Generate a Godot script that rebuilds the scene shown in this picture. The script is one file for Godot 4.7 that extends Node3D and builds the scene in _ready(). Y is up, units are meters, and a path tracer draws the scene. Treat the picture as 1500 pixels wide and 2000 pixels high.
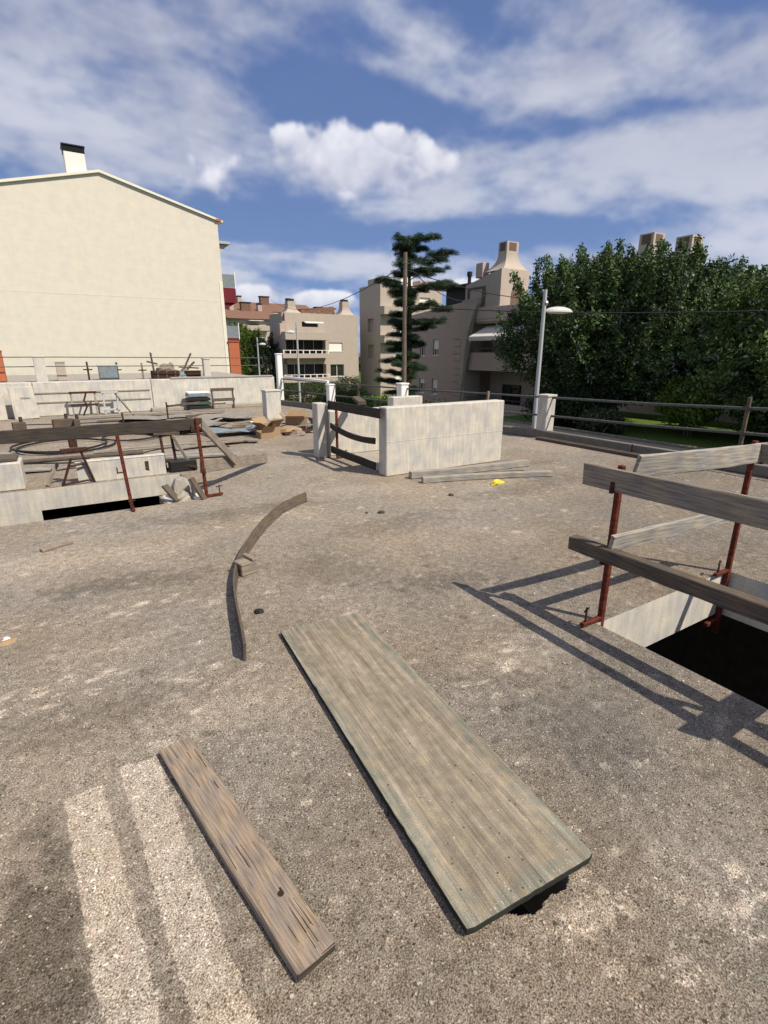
extends Node3D
# A flat roof deck under construction. Deck frame: u along the parapet, w towards the viewer, y up from the deck.

const TURN = 0.549779      # the building is turned 31.5 degrees from the view
var CU = cos(TURN)
var SU = sin(TURN)
const STREET = -3.4
const GARDEN = -1.5
var M = {}
var used_names = {}

# ------------------------------------------------------------------ helpers
func W(u, y, w):
	return Vector3(CU * u + SU * w, y, -SU * u + CU * w)

func rng(s):
	var r = RandomNumberGenerator.new()
	r.seed = s
	return r

func numbered(n):
	if not used_names.has(n):
		used_names[n] = 0
		return n
	used_names[n] += 1
	return "%s_%03d" % [n, used_names[n]]

func begin():
	var st = SurfaceTool.new()
	st.begin(Mesh.PRIMITIVE_TRIANGLES)
	return st

func tri(st, a, b, c):          # a b c counter-clockwise seen from outside
	var n = (b - a).cross(c - a)
	if n.length_squared() < 1e-16:
		return
	n = n.normalized()
	for p in [a, c, b]:
		st.set_normal(n)
		st.add_vertex(p)

func quad(st, a, b, c, d):
	tri(st, a, b, c)
	tri(st, a, c, d)

func poly_out(st, pts, out):    # convex face, turned to look along out
	var n = (pts[1] - pts[0]).cross(pts[2] - pts[0])
	if n.dot(out) < 0:
		pts.reverse()
	for i in range(1, pts.size() - 1):
		tri(st, pts[0], pts[i], pts[i + 1])

func box(st, c, s, b = 0.0, xf = Transform3D()):
	var h = s * 0.5
	if b <= 0.0:
		for ax in 3:
			for sg in [-1.0, 1.0]:
				var n = Vector3.ZERO
				n[ax] = sg
				var a1 = (ax + 1) % 3
				var a2 = (ax + 2) % 3
				var pts = []
				for q in [[-1, -1], [1, -1], [1, 1], [-1, 1]]:
					var p = Vector3.ZERO
					p[ax] = sg * h[ax]
					p[a1] = q[0] * h[a1]
					p[a2] = q[1] * h[a2]
					pts.append(xf * (c + p))
				poly_out(st, pts, xf.basis * n)
		return
	b = min(b, min(h.x, min(h.y, h.z)) * 0.9)
	var v = func(sx, sy, sz, face):
		var p = Vector3(sx * (h.x - b), sy * (h.y - b), sz * (h.z - b))
		p[face] += [sx, sy, sz][face] * b
		return xf * (c + p)
	for ax in 3:
		var a1 = (ax + 1) % 3
		var a2 = (ax + 2) % 3
		for sg in [-1, 1]:
			var pts = []
			for q in [[-1, -1], [1, -1], [1, 1], [-1, 1]]:
				var s3 = [0, 0, 0]
				s3[ax] = sg
				s3[a1] = q[0]
				s3[a2] = q[1]
				pts.append(v.call(s3[0], s3[1], s3[2], ax))
			var n = Vector3.ZERO
			n[ax] = sg
			poly_out(st, pts, xf.basis * n)
		for q in [[-1, -1], [1, -1], [1, 1], [-1, 1]]:
			var e0 = [0, 0, 0]
			e0[a1] = q[0]
			e0[a2] = q[1]
			var lo = e0.duplicate()
			var hi = e0.duplicate()
			lo[ax] = -1
			hi[ax] = 1
			var n = Vector3(e0[0], e0[1], e0[2])
			poly_out(st, [v.call(lo[0], lo[1], lo[2], a1), v.call(hi[0], hi[1], hi[2], a1), v.call(hi[0], hi[1], hi[2], a2), v.call(lo[0], lo[1], lo[2], a2)], xf.basis * n)
	for sx in [-1, 1]:
		for sy in [-1, 1]:
			for sz in [-1, 1]:
				poly_out(st, [v.call(sx, sy, sz, 0), v.call(sx, sy, sz, 1), v.call(sx, sy, sz, 2)], xf.basis * Vector3(sx, sy, sz))

func loop_sweep(st, loops, cap = true):   # loops of equal length, each counter-clockwise seen from the far end
	var n = loops[0].size()
	for k in range(loops.size() - 1):
		for i in n:
			var j = (i + 1) % n
			quad(st, loops[k][i], loops[k][j], loops[k + 1][j], loops[k + 1][i])
	if cap:
		var a = loops[0].duplicate()
		var z = loops[-1].duplicate()
		a.reverse()
		for i in range(1, n - 1):
			tri(st, a[0], a[i], a[i + 1])
			tri(st, z[0], z[i], z[i + 1])

func tube(st, pts, r, sides = 8, r1 = -1.0):
	var loops = []
	var prev = Vector3.ZERO
	for k in pts.size():
		var d = (pts[min(k + 1, pts.size() - 1)] - pts[max(k - 1, 0)]).normalized()
		var up = Vector3.UP if absf(d.y) < 0.95 else Vector3.RIGHT
		var a = d.cross(up).normalized() if prev == Vector3.ZERO else (prev - d * prev.dot(d)).normalized()
		prev = a
		var b = d.cross(a)
		var rr = r if r1 < 0 else lerpf(r, r1, float(k) / max(1, pts.size() - 1))
		var l = []
		for i in sides:
			var t = TAU * i / sides
			l.append(pts[k] + (a * cos(t) + b * sin(t)) * rr)
		loops.append(l)
	loop_sweep(st, loops)

func ellipsoid(st, c, s, seg = 12, rings = 8, y0 = -1.0, y1 = 1.0):
	var loops = []
	for k in rings + 1:
		var y = lerpf(asin(y0), asin(y1), float(k) / rings)
		var l = []
		for i in seg:
			var t = TAU * i / seg
			l.append(c + Vector3(cos(t) * cos(y) * s.x, sin(y) * s.y, -sin(t) * cos(y) * s.z))
		loops.append(l)
	loop_sweep(st, loops)

func plank(st, length, hy, hz, sag = 0.0, bow = 0.0, twist = 0.0, sd = 1, rough = 0.002, lift = 0.0):
	# a sawn board along x from 0 to length, chamfered and never quite straight
	var r = rng(sd)
	var seg = int(clampf(length / 0.16, 4, 26))
	var b = min(0.005, min(hy, hz) * 0.22)
	var loops = []
	for k in seg + 1:
		var t = float(k) / seg
		var q = 4.0 * t * (1.0 - t)
		var oy = -sag * q + lift * t * t
		var oz = bow * q
		var a = twist * (t - 0.5)
		var l = []
		for p in [[-1, -1, 0], [1, -1, 0], [1, -1, 1], [1, 1, 1], [1, 1, 0], [-1, 1, 0], [-1, 1, 1], [-1, -1, 1]]:
			# p: sign z, sign y, whether the corner is cut along y
			var z = p[0] * (hz * 0.5 - (0.0 if p[2] else b))
			var y = p[1] * (hy * 0.5 - (b if p[2] else 0.0))
			z += r.randf_range(-rough, rough)
			y += r.randf_range(-rough, rough)
			var z2 = z * cos(a) - y * sin(a)
			var y2 = z * sin(a) + y * cos(a)
			var xx = t * length + (r.randf_range(-rough, rough) * 2.0 if k == 0 or k == seg else 0.0)
			l.append(Vector3(xx, y2 + oy, z2 + oz))
		loops.append(l)
	for l in loops:
		l.reverse()
	loop_sweep(st, loops)

func obj(called, st, m, parent = self):
	var o = MeshInstance3D.new()
	o.name = numbered(called) if parent == self else called
	if st is SurfaceTool:
		o.mesh = st.commit()
	else:
		o.mesh = st
	o.material_override = m
	parent.add_child(o, true)
	return o

func tag(o, label = "", category = "", group = "", kind = ""):
	if label: o.set_meta("label", label)
	if category: o.set_meta("category", category)
	if group: o.set_meta("group", group)
	if kind: o.set_meta("kind", kind)
	return o

func thing(called, label, category, at, yaw = 0.0, group = ""):   # at = (u, y, w)
	var o = Node3D.new()
	o.name = numbered(called)
	add_child(o)
	o.position = W(at.x, at.y, at.z)
	o.rotation.y = TURN + yaw
	return tag(o, label, category, group)

func along(a, b, roll = 0.0):            # a frame whose x runs from a to b
	var x = (b - a).normalized()
	var up = Vector3.UP if absf(x.y) < 0.97 else Vector3(0, 0, 1)
	var z = x.cross(up).normalized()
	var y = z.cross(x).normalized()
	return Transform3D(Basis(x, y, z) * Basis(Vector3.RIGHT, roll), a)

func board(called, label, category, a, b, hy, hz, m, sd, group = "", sag = 0.0, bow = 0.0, twist = 0.0, roll = 0.0):
	var pa = W(a.x, a.y, a.z)
	var pb = W(b.x, b.y, b.z)
	var st = begin()
	plank(st, pa.distance_to(pb), hy, hz, sag, bow, twist, sd)
	var o = obj(called, st, m)
	o.transform = along(pa, pb, roll)
	return tag(o, label, category, group)

func panel(st, o, xd, yd, nd, wide, high, rects, depth):   # a wall face with recessed openings
	var xs = [0.0, wide]
	var ys = [0.0, high]
	for r in rects:
		xs += [r[0], r[0] + r[2]]
		ys += [r[1], r[1] + r[3]]
	xs.sort()
	ys.sort()
	for i in range(xs.size() - 1):
		for j in range(ys.size() - 1):
			if xs[i + 1] - xs[i] < 1e-4 or ys[j + 1] - ys[j] < 1e-4:
				continue
			var cx = (xs[i] + xs[i + 1]) * 0.5
			var cy = (ys[j] + ys[j + 1]) * 0.5
			var inside = false
			for r in rects:
				if cx > r[0] and cx < r[0] + r[2] and cy > r[1] and cy < r[1] + r[3]:
					inside = true
			if not inside:
				poly_out(st, [o + xd * xs[i] + yd * ys[j], o + xd * xs[i + 1] + yd * ys[j], o + xd * xs[i + 1] + yd * ys[j + 1], o + xd * xs[i] + yd * ys[j + 1]], nd)
	for r in rects:
		var p = [o + xd * r[0] + yd * r[1], o + xd * (r[0] + r[2]) + yd * r[1], o + xd * (r[0] + r[2]) + yd * (r[1] + r[3]), o + xd * r[0] + yd * (r[1] + r[3])]
		var c = (p[0] + p[2]) * 0.5
		for k in 4:
			var q = p[(k + 1) % 4]
			poly_out(st, [p[k], q, q - nd * depth, p[k] - nd * depth], c - (p[k] + q) * 0.5)

func prism(st, pts, z0, z1):             # a counter-clockwise outline in xy, pushed from z0 to z1
	var n = pts.size()
	for i in n:
		var a = pts[i]
		var b = pts[(i + 1) % n]
		quad(st, Vector3(a.x, a.y, z0), Vector3(b.x, b.y, z0), Vector3(b.x, b.y, z1), Vector3(a.x, a.y, z1))
		# outward for a counter-clockwise outline when z1 is towards the viewer
	var idx = Geometry2D.triangulate_polygon(PackedVector2Array(pts))
	for k in range(0, idx.size(), 3):
		var a = pts[idx[k]]
		var b = pts[idx[k + 1]]
		var c = pts[idx[k + 2]]
		poly_out(st, [Vector3(a.x, a.y, z1), Vector3(b.x, b.y, z1), Vector3(c.x, c.y, z1)], Vector3(0, 0, 1))
		poly_out(st, [Vector3(a.x, a.y, z0), Vector3(b.x, b.y, z0), Vector3(c.x, c.y, z0)], Vector3(0, 0, -1))

# ------------------------------------------------------------------ materials
func noise(sd, freq, oct = 4, type = FastNoiseLite.TYPE_SIMPLEX_SMOOTH):
	var n = FastNoiseLite.new()
	n.seed = sd
	n.noise_type = type
	n.frequency = freq
	n.fractal_octaves = oct
	return n

func layer(sd, freq, oct, w, h, sx = 1, sy = 1):   # seamless bytes, stretched sx by sy
	var im = noise(sd, freq, oct).get_seamless_image(w / sx, h / sy)
	im.convert(Image.FORMAT_L8)
	if sx != 1 or sy != 1:
		im.resize(w, h, Image.INTERPOLATE_CUBIC)
	return im.get_data()

func grain(w, h, layers, lo, hi, tint = Vector3.ZERO, tint_layer = -1):
	# layers: [seed, frequency, octaves, stretch x, stretch y, weight]; the sum runs from lo to hi (sRGB bytes)
	var data = []
	var total = 0.0
	for l in layers:
		data.append(layer(l[0], l[1], l[2], w, h, l[3], l[4]))
		total += l[5]
	var out = PackedByteArray()
	out.resize(w * h * 3)
	for i in w * h:
		var v = 0.0
		for k in layers.size():
			v += data[k][i] * layers[k][5]
		v = clampf((v / (255.0 * total) - 0.5) * 1.7 + 0.5, 0.0, 1.0)
		var g = lerpf(lo, hi, v)
		var t = 0.0 if tint_layer < 0 else data[tint_layer][i] / 255.0 - 0.5
		out[i * 3] = int(clampf(g + tint.x * t, 0, 255))
		out[i * 3 + 1] = int(clampf(g + tint.y * t, 0, 255))
		out[i * 3 + 2] = int(clampf(g + tint.z * t, 0, 255))
	return ImageTexture.create_from_image(Image.create_from_data(w, h, false, Image.FORMAT_RGB8, out))

func lin(r, g, b):
	return Color(r, g, b).linear_to_srgb()

func mat(called, color, rough = 0.9, tex = null, scale = 1.0, bump = 0.0, world = false, metal = 0.0):
	var m = StandardMaterial3D.new()
	m.resource_name = called
	m.albedo_color = color
	m.roughness = rough
	m.metallic = metal
	m.metallic_specular = 0.3
	if tex:
		m.albedo_texture = tex
		m.uv1_triplanar = true
		m.uv1_world_triplanar = world
		m.uv1_triplanar_sharpness = 4.0
		m.uv1_scale = Vector3.ONE / scale
		if bump > 0.0:
			m.heightmap_enabled = true
			m.heightmap_texture = tex
			m.heightmap_scale = bump
	M[called] = m
	return m

func aggregate():          # exposed aggregate: worn cement, sand, pale and dark stones; 3 m across
	var n = 2048
	var fine = layer(11, 0.02, 4, n, n)
	var sand = layer(12, 0.22, 2, n, n)
	var out = PackedByteArray()
	out.resize(n * n * 3)
	for i in n * n:
		var v = 160.0 + (fine[i] - 128) * 0.16 + (sand[i] - 128) * 0.62
		out[i * 3] = int(clampf(v + 9, 0, 255))
		out[i * 3 + 1] = int(clampf(v - 4, 0, 255))
		out[i * 3 + 2] = int(clampf(v - 18, 0, 255))
	var r = rng(5)
	for k in 110000:
		var cx = r.randi() % n
		var cy = r.randi() % n
		var q = r.randf()
		var rad = 1.1 + 1.7 * r.randf() + (2.4 * r.randf() if q > 0.91 else 0.0)
		var v = r.randf_range(160, 208)
		if r.randf() < 0.36: v = r.randf_range(78, 128)
		if r.randf() < 0.16: v = r.randf_range(208, 250)
		var tr = r.randf_range(-2, 15)
		var tb = r.randf_range(-26, -8)
		var e = r.randf_range(0.55, 1.0)
		var ca = cos(r.randf() * PI)
		var sa = sqrt(1.0 - ca * ca)
		var R = int(ceil(rad))
		for dy in range(-R, R + 1):
			for dx in range(-R, R + 1):
				var a = dx * ca + dy * sa
				var b = (dy * ca - dx * sa) / e
				var d = (a * a + b * b) / (rad * rad)
				if d < 1.0:
					var i = (((cy + dy + n) % n) * n + (cx + dx + n) % n) * 3
					var f = clampf((1.0 - d) * 3.0, 0.0, 1.0) * 0.88
					out[i] = int(clampf(lerpf(out[i], v + tr, f), 0, 255))
					out[i + 1] = int(clampf(lerpf(out[i + 1], v, f), 0, 255))
					out[i + 2] = int(clampf(lerpf(out[i + 2], v + tb, f), 0, 255))
	return ImageTexture.create_from_image(Image.create_from_data(n, n, false, Image.FORMAT_RGB8, out))

const FAR_MAP = [-12.0, -16.6, 20.6, 1536]      # u, w and side of the square that a wear map covers, and its pixels
const NEAR_MAP = [-1.5, -3.75, 4.1, 1792]

func patch_noise(sd, per_metre, oct, map):      # bytes of noise laid out in metres, so that both maps agree
	var px = map[3] / map[2]
	var ns = noise(sd, per_metre / px, oct)
	ns.offset = Vector3(map[0] * px, map[1] * px, 0)
	var im = ns.get_image(map[3], map[3], false, false, false)
	im.convert(Image.FORMAT_L8)
	return im.get_data()

func stains_and_vignette(map):          # wear, dirt, a painted vignette and two pale prints left by boards
	var n = map[3]
	var u0 = map[0]
	var w0 = map[1]
	var px = n / map[2]
	var b = patch_noise(21, 0.35, 5, map)
	var m = patch_noise(22, 1.6, 4, map)
	var t = patch_noise(23, 0.6, 3, map)
	var g = patch_noise(24, 14.0, 3, map)
	var val = PackedFloat32Array()
	val.resize(n * n)
	for i in n * n:
		val[i] = 204.0 + (b[i] - 128) * 0.15 + (m[i] - 128) * 0.11 + (g[i] - 128) * 0.14
	var r = rng(31)
	# vignette darkening painted in towards the near right, along with darker worn stone
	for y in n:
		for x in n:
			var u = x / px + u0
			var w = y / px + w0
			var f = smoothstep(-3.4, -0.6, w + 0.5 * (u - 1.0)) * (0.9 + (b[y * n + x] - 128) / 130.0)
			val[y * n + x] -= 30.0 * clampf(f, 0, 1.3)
	# scattered pale scuffs and dark spots, mostly long across the deck
	for k in 6500:
		var u = r.randf_range(-11.5, 8.0)
		var w = -16.4 + 17.0 * sqrt(r.randf())
		var pale = r.randf() < 0.68
		var a = r.randf_range(0.008, 0.045) * (1.7 if r.randf() < 0.2 else 1.0)
		var c = a * r.randf_range(0.35, 0.9)
		var s = r.randf_range(8, 46) * (1.0 if pale else -0.7)
		smudge(val, map, u, w, a, c, r.randf_range(-0.5, 0.5), s, r.randi())
	# groups of scuffs where the surface has been scraped
	for q in [[-0.3, -2.7, 0.7, 0.3, 46], [0.15, -3.4, 0.8, 0.25, 30], [1.7, -1.7, 0.6, 0.35, 26], [1.4, -0.4, 0.5, 0.2, 30], [0.4, -2.4, 0.5, 0.3, 24], [2.0, -4.8, 1.2, 0.4, 30], [4.6, -4.2, 1.6, 0.6, 40]]:
		for k in q[4]:
			var a = r.randf_range(0.01, 0.06)
			smudge(val, map, q[0] + q[2] * r.randf_range(-0.5, 0.5), q[1] + q[3] * r.randf_range(-0.5, 0.5), a, a * r.randf_range(0.25, 0.6), r.randf_range(-0.3, 0.3), r.randf_range(20, 50), r.randi())
	# larger patches seen on this deck: [u, w, half length, half width, turn, strength]
	for q in [[0.42, -2.1, 0.34, 0.18, 0.3, 12], [2.0, -1.75, 0.40, 0.20, 0.2, 20], [0.05, -3.0, 0.5, 0.1, 0.1, 13],
			[1.6, -0.45, 0.3, 0.14, 0.5, 14], [3.0, -5.3, 0.9, 0.35, 0.2, 12], [1.2, -5.2, 1.3, 0.25, 0.1, -24], [2.6, -4.0, 0.9, 0.3, 0.0, -16], [-0.2, -4.6, 1.2, 0.3, 0.1, 12], [4.8, -4.4, 1.4, 0.3, -0.1, -16],
			[2.3, -7.6, 1.5, 0.4, 0.3, 10], [0.2, -3.9, 0.7, 0.2, 0.2, -24], [1.5, -3.4, 0.6, 0.3, 0.6, -14], [2.2, -2.7, 0.5, 0.2, 0.4, -20], [1.75, -1.1, 0.3, 0.35, 0.0, -14],
			[0.0, -2.35, 0.5, 0.16, 0.1, -14], [-0.30, -1.25, 0.16, 0.65, 0.0, -34], [5.5, -5.6, 1.2, 0.3, 0.4, -12], [3.4, -3.1, 0.5, 0.2, 0.0, 10], [6.2, -8.6, 1.0, 0.6, 0.2, 8], [1.10, -0.62, 0.16, 0.06, 0.1, 40]]:
		smudge(val, map, q[0], q[1], q[2], q[3], q[4], q[5] * 1.2, int(q[0] * 100))
	# the two pale prints of boards that lay here: four corners each
	for q in [[Vector2(-0.235, -1.925), Vector2(-0.105, -1.915), Vector2(0.0, -0.62), Vector2(-0.125, -0.64)], [Vector2(-0.04, -1.985), Vector2(0.095, -1.975), Vector2(0.19, -0.58), Vector2(0.06, -0.6)]]:
		for y in range(max(0, int((-2.05 - w0) * px)), min(n, int((-0.5 - w0) * px))):
			for x in range(max(0, int((-0.3 - u0) * px)), min(n, int((0.3 - u0) * px))):
				var p = Vector2(x / px + u0, y / px + w0)
				var i = y * n + x
				var e = (m[i] - 128) / 128.0 * 0.010 + (g[i] - 128) / 128.0 * 0.010
				var d = 9.0
				for k in 4:
					var a = q[k]
					d = min(d, (q[(k + 1) % 4] - a).normalized().cross(p - a))
				var f = clampf((d + e + 0.004) / 0.007, 0, 1) * clampf(1.0 - (p.y + 1.1) * 0.5 * float(p.y > -1.1), 0.3, 1.0)
				val[i] = lerpf(val[i], 252.0 + (m[i] - 128) * 0.16 + (g[i] - 128) * 0.10, f * (0.86 + (b[i] - 128) / 400.0))
	var out = PackedByteArray()
	out.resize(n * n * 3)
	for i in n * n:
		var c = (t[i] - 128) * 0.05
		out[i * 3] = int(clampf(val[i] + c, 0, 255))
		out[i * 3 + 1] = int(clampf(val[i], 0, 255))
		out[i * 3 + 2] = int(clampf(val[i] - c * 1.3, 0, 255))
	return ImageTexture.create_from_image(Image.create_from_data(n, n, false, Image.FORMAT_RGB8, out))

func smudge(val, map, u, w, a, c, turn, s, sd):
	var n = map[3]
	var px = n / map[2]
	var R = max(a, c) * 1.6
	var x0 = max(0, int((u - R - map[0]) * px))
	var x1 = min(n, int((u + R - map[0]) * px) + 1)
	var y0 = max(0, int((w - R - map[1]) * px))
	var y1 = min(n, int((w + R - map[1]) * px) + 1)
	if x0 >= x1 or y0 >= y1:
		return
	var ns = noise(sd % 9000, 2.2 / max(0.05, sqrt(a * c)), 4)
	var ct = cos(turn)
	var sn = sin(turn)
	for y in range(y0, y1):
		for x in range(x0, x1):
			var dx = x / px + map[0] - u
			var dy = y / px + map[1] - w
			var p = (dx * ct + dy * sn) / a
			var q = (dy * ct - dx * sn) / c
			var d = p * p + q * q
			if d < 2.4:
				var f = 1.0 - sqrt(d) + 0.7 * ns.get_noise_2d(dx, dy)
				if f > 0.0:
					val[y * n + x] = val[y * n + x] + s * min(1.0, f * 2.2)

func board_print():        # the face of the big formwork board, 1.86 m by 0.505 m: grey weathered ply with greenish margins, nail holes and cement splashes
	var w = 1280
	var h = 352
	var long = layer(41, 0.10, 4, w, h, 32, 1)
	var hair = layer(45, 0.35, 2, w, h, 64, 1)
	var spot = layer(42, 0.02, 5, w, h)
	var wide = layer(46, 0.03, 3, w, h, 16, 1)
	var fine = layer(43, 0.25, 3, w, h)
	var out = PackedByteArray()
	out.resize(w * h * 3)
	for y in h:
		for x in w:
			var i = y * w + x
			var edge = min(min(x, w - 1 - x), min(y, h - 1 - y)) + (spot[i] - 128) * 0.42 + (fine[i] - 128) * 0.10
			var g = clampf(1.0 - edge / 46.0, 0, 1)
			var v = 122.0 + (long[i] - 128) * 0.10 + (hair[i] - 128) * 0.11 + (wide[i] - 128) * 0.055 + (spot[i] - 128) * 0.09 + (fine[i] - 128) * 0.17
			var yel = clampf((spot[i] - 140) / 60.0, 0, 1)
			var c = Vector3(v + 9 + 3 * yel, v + 0 + 1 * yel, v - 15 - 4 * yel).lerp(Vector3(v + 3, v + 3, v - 9), g * 0.8)
			c *= 1.0 - 0.30 * clampf((86.0 - hair[i]) / 40.0, 0, 1) * clampf((long[i] - 110) / 60.0, 0, 1)
			c *= 1.0 + 0.0008 * (wide[i] - 128)
			out[i * 3] = int(clampf(c.x, 0, 255))
			out[i * 3 + 1] = int(clampf(c.y, 0, 255))
			out[i * 3 + 2] = int(clampf(c.z, 0, 255))
	var r = rng(44)
	for k in 520:          # nail holes, dents, and pale splashes that gather near the viewer's end
		var pale = k > 70
		var cx = int(w * (1.0 - pow(r.randf(), 1.6)) if not pale else w * pow(r.randf(), 1.5))
		var cy = r.randi_range(8, h - 9)
		if not pale: cx = w - 1 - cx
		cx = clampi(cx, 9, w - 10)
		var R = r.randf_range(0.9, 2.4) if not pale else r.randf_range(0.5, 1.3) + 1.6 * pow(r.randf(), 6.0)
		for dy in range(-6, 7):
			for dx in range(-6, 7):
				var f = clampf(1.25 - sqrt(dx * dx * 0.7 + dy * dy) / R, 0, 1)
				if f <= 0.0: continue
				var i = (clampi(cy + dy, 0, h - 1) * w + clampi(cx + dx, 0, w - 1)) * 3
				for ch in 3: out[i + ch] = int(clampf(out[i + ch] * (1.0 + (0.38 if pale else -0.72) * f), 0, 255))
	return ImageTexture.create_from_image(Image.create_from_data(w, h, false, Image.FORMAT_RGB8, out))

func make_materials():
	var agg = aggregate()
	var deck = mat("deck", Color(1.0, 1.0, 1.0), 0.95, agg, 3.0, 0.5, true)
	deck.detail_enabled = true
	deck.detail_albedo = stains_and_vignette(FAR_MAP)
	deck.detail_uv_layer = BaseMaterial3D.DETAIL_UV_2
	deck.detail_blend_mode = BaseMaterial3D.BLEND_MODE_MUL
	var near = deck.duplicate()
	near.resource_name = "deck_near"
	near.detail_albedo = stains_and_vignette(NEAR_MAP)
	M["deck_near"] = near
	var mottle = grain(512, 512, [[51, 0.012, 5, 1, 1, 0.9], [52, 0.06, 4, 1, 10, 0.75], [53, 0.15, 3, 1, 1, 0.7]], 204, 255, Vector3(6, 0, -18), 0)
	var plaster = grain(512, 512, [[61, 0.01, 4, 1, 1, 1.0], [62, 0.02, 3, 1, 8, 0.4], [63, 0.03, 3, 8, 1, 0.5], [64, 0.2, 2, 1, 1, 0.5]], 240, 255, Vector3(2, 0, -6), 0)
	var wood = grain(1024, 512, [[71, 0.09, 4, 32, 1, 1.0], [72, 0.30, 3, 64, 1, 1.1], [73, 0.012, 3, 4, 1, 0.25], [74, 0.25, 2, 4, 1, 0.35]], 158, 255, Vector3(16, 4, -20), 2)
	var rust = grain(256, 256, [[81, 0.03, 5, 1, 1, 1.0], [82, 0.2, 2, 1, 1, 0.5]], 170, 255, Vector3(30, 0, -20), 0)
	var gravel = grain(512, 512, [[91, 0.02, 5, 1, 1, 1.0], [92, 0.25, 2, 1, 1, 0.8]], 150, 255, Vector3(8, 4, -10), 0)
	mat("white_concrete", lin(0.62, 0.59, 0.53), 0.9, mottle, 1.7, 0.25)
	mat("pale_wall", lin(0.66, 0.64, 0.58), 0.9, mottle, 2.6, 0.15)
	mat("raw_concrete", lin(0.40, 0.37, 0.32), 0.95, mottle, 1.3, 0.3)
	mat("kerb_concrete", lin(0.21, 0.19, 0.165), 0.95, mottle, 1.3, 0.3)
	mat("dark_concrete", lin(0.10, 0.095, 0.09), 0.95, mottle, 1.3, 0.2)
	mat("cream_render", lin(0.70, 0.655, 0.57), 0.9, plaster, 3.2, 0.05)
	mat("cream_trim", lin(0.80, 0.77, 0.66), 0.8, plaster, 3.0)
	mat("beige_render", lin(0.45, 0.39, 0.335), 0.9, plaster, 4.0, 0.05)
	mat("rose_render", lin(0.48, 0.375, 0.33), 0.9, plaster, 4.0, 0.05)
	mat("terracotta", lin(0.46, 0.15, 0.075), 0.85, plaster, 1.5)
	mat("roof_tile", lin(0.28, 0.16, 0.115), 0.9, rust, 2.0)
	mat("brown_recess", lin(0.16, 0.11, 0.085), 0.9, plaster, 2.0)
	mat("maroon", lin(0.14, 0.02, 0.025), 0.5)
	mat("grey_wood", lin(0.38, 0.325, 0.265), 0.9, wood, 0.9, 0.3)
	mat("pale_wood", lin(0.46, 0.43, 0.38), 0.9, wood, 0.9, 0.3)
	mat("pole_wood", lin(0.27, 0.215, 0.17), 0.9, wood, 0.9, 0.3)
	mat("dark_wood", lin(0.17, 0.135, 0.105), 0.9, wood, 0.8, 0.35)
	mat("black_wood", lin(0.085, 0.072, 0.062), 0.9, wood, 0.8, 0.3)
	mat("knot", lin(0.035, 0.022, 0.014), 0.95)
	mat("brown_wood", lin(0.41, 0.325, 0.25), 0.88, wood, 0.5, 0.5)
	mat("tan_card", lin(0.34, 0.235, 0.145), 0.9, plaster, 0.8)
	mat("red_steel", lin(0.17, 0.04, 0.025), 0.65, rust, 0.35, 0.15, false, 0.15)
	mat("rust_steel", lin(0.095, 0.045, 0.033), 0.75, rust, 0.35, 0.2, false, 0.2)
	mat("galvanised", lin(0.42, 0.44, 0.45), 0.45, rust, 0.8, 0.0, false, 0.6)
	mat("grey_paint", lin(0.40, 0.42, 0.43), 0.5)
	mat("lamp_shell", lin(0.50, 0.51, 0.50), 0.5)
	mat("dark_metal", lin(0.03, 0.03, 0.035), 0.5)
	mat("rail_pipe", lin(0.13, 0.14, 0.13), 0.6, rust, 0.4)
	mat("black_hole", lin(0.006, 0.006, 0.006), 1.0)
	mat("rubber", lin(0.02, 0.02, 0.02), 0.55)
	mat("green_plastic", lin(0.05, 0.09, 0.07), 0.6)
	mat("yellow_plastic", lin(0.60, 0.50, 0.06), 0.5)
	mat("sheet", lin(0.30, 0.28, 0.25), 0.7, mottle, 1.0, 0.1)
	mat("blue_sheet", lin(0.24, 0.29, 0.32), 0.6, mottle, 1.0)
	mat("asphalt", lin(0.055, 0.055, 0.055), 0.95, gravel, 2.0, 0.1, true)
	mat("pavement", lin(0.30, 0.28, 0.25), 0.95, gravel, 2.0, 0.1, true)
	mat("grass", lin(0.12, 0.21, 0.03), 1.0, gravel, 1.5, 0.6, true)
	mat("bark", lin(0.16, 0.13, 0.10), 0.95, wood, 0.7, 0.6)
	mat("pale_bark", lin(0.30, 0.29, 0.25), 0.95, mottle, 0.7, 0.4)
	mat("canvas", lin(0.78, 0.76, 0.72), 0.85)
	var ac = mat("awning_cloth", lin(0.80, 0.78, 0.74), 0.9)
	ac.backlight_enabled = true
	ac.backlight = Color(0.95, 0.93, 0.9)
	mat("white_paint", lin(0.78, 0.78, 0.76), 0.7)
	mat("grit", lin(0.42, 0.375, 0.315), 0.95)
	M.grit.vertex_color_use_as_albedo = true
	var f = mat("film_board", Color(1, 1, 1), 0.75)
	f.albedo_texture = board_print()
	f.heightmap_enabled = true
	f.heightmap_texture = f.albedo_texture
	f.heightmap_scale = 0.15
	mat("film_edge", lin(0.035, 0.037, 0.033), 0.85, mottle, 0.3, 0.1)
	var g = mat("window_glass", Color(0.09, 0.11, 0.13, 0.25), 0.06)
	g.metallic_specular = 0.6
	g.transparency = BaseMaterial3D.TRANSPARENCY_ALPHA
	var l = mat("leaf", Color(1, 1, 1), 0.55)
	l.vertex_color_use_as_albedo = true
	l.backlight_enabled = true
	l.backlight = Color(0.42, 0.5, 0.2)
	l.cull_mode = BaseMaterial3D.CULL_DISABLED

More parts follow.
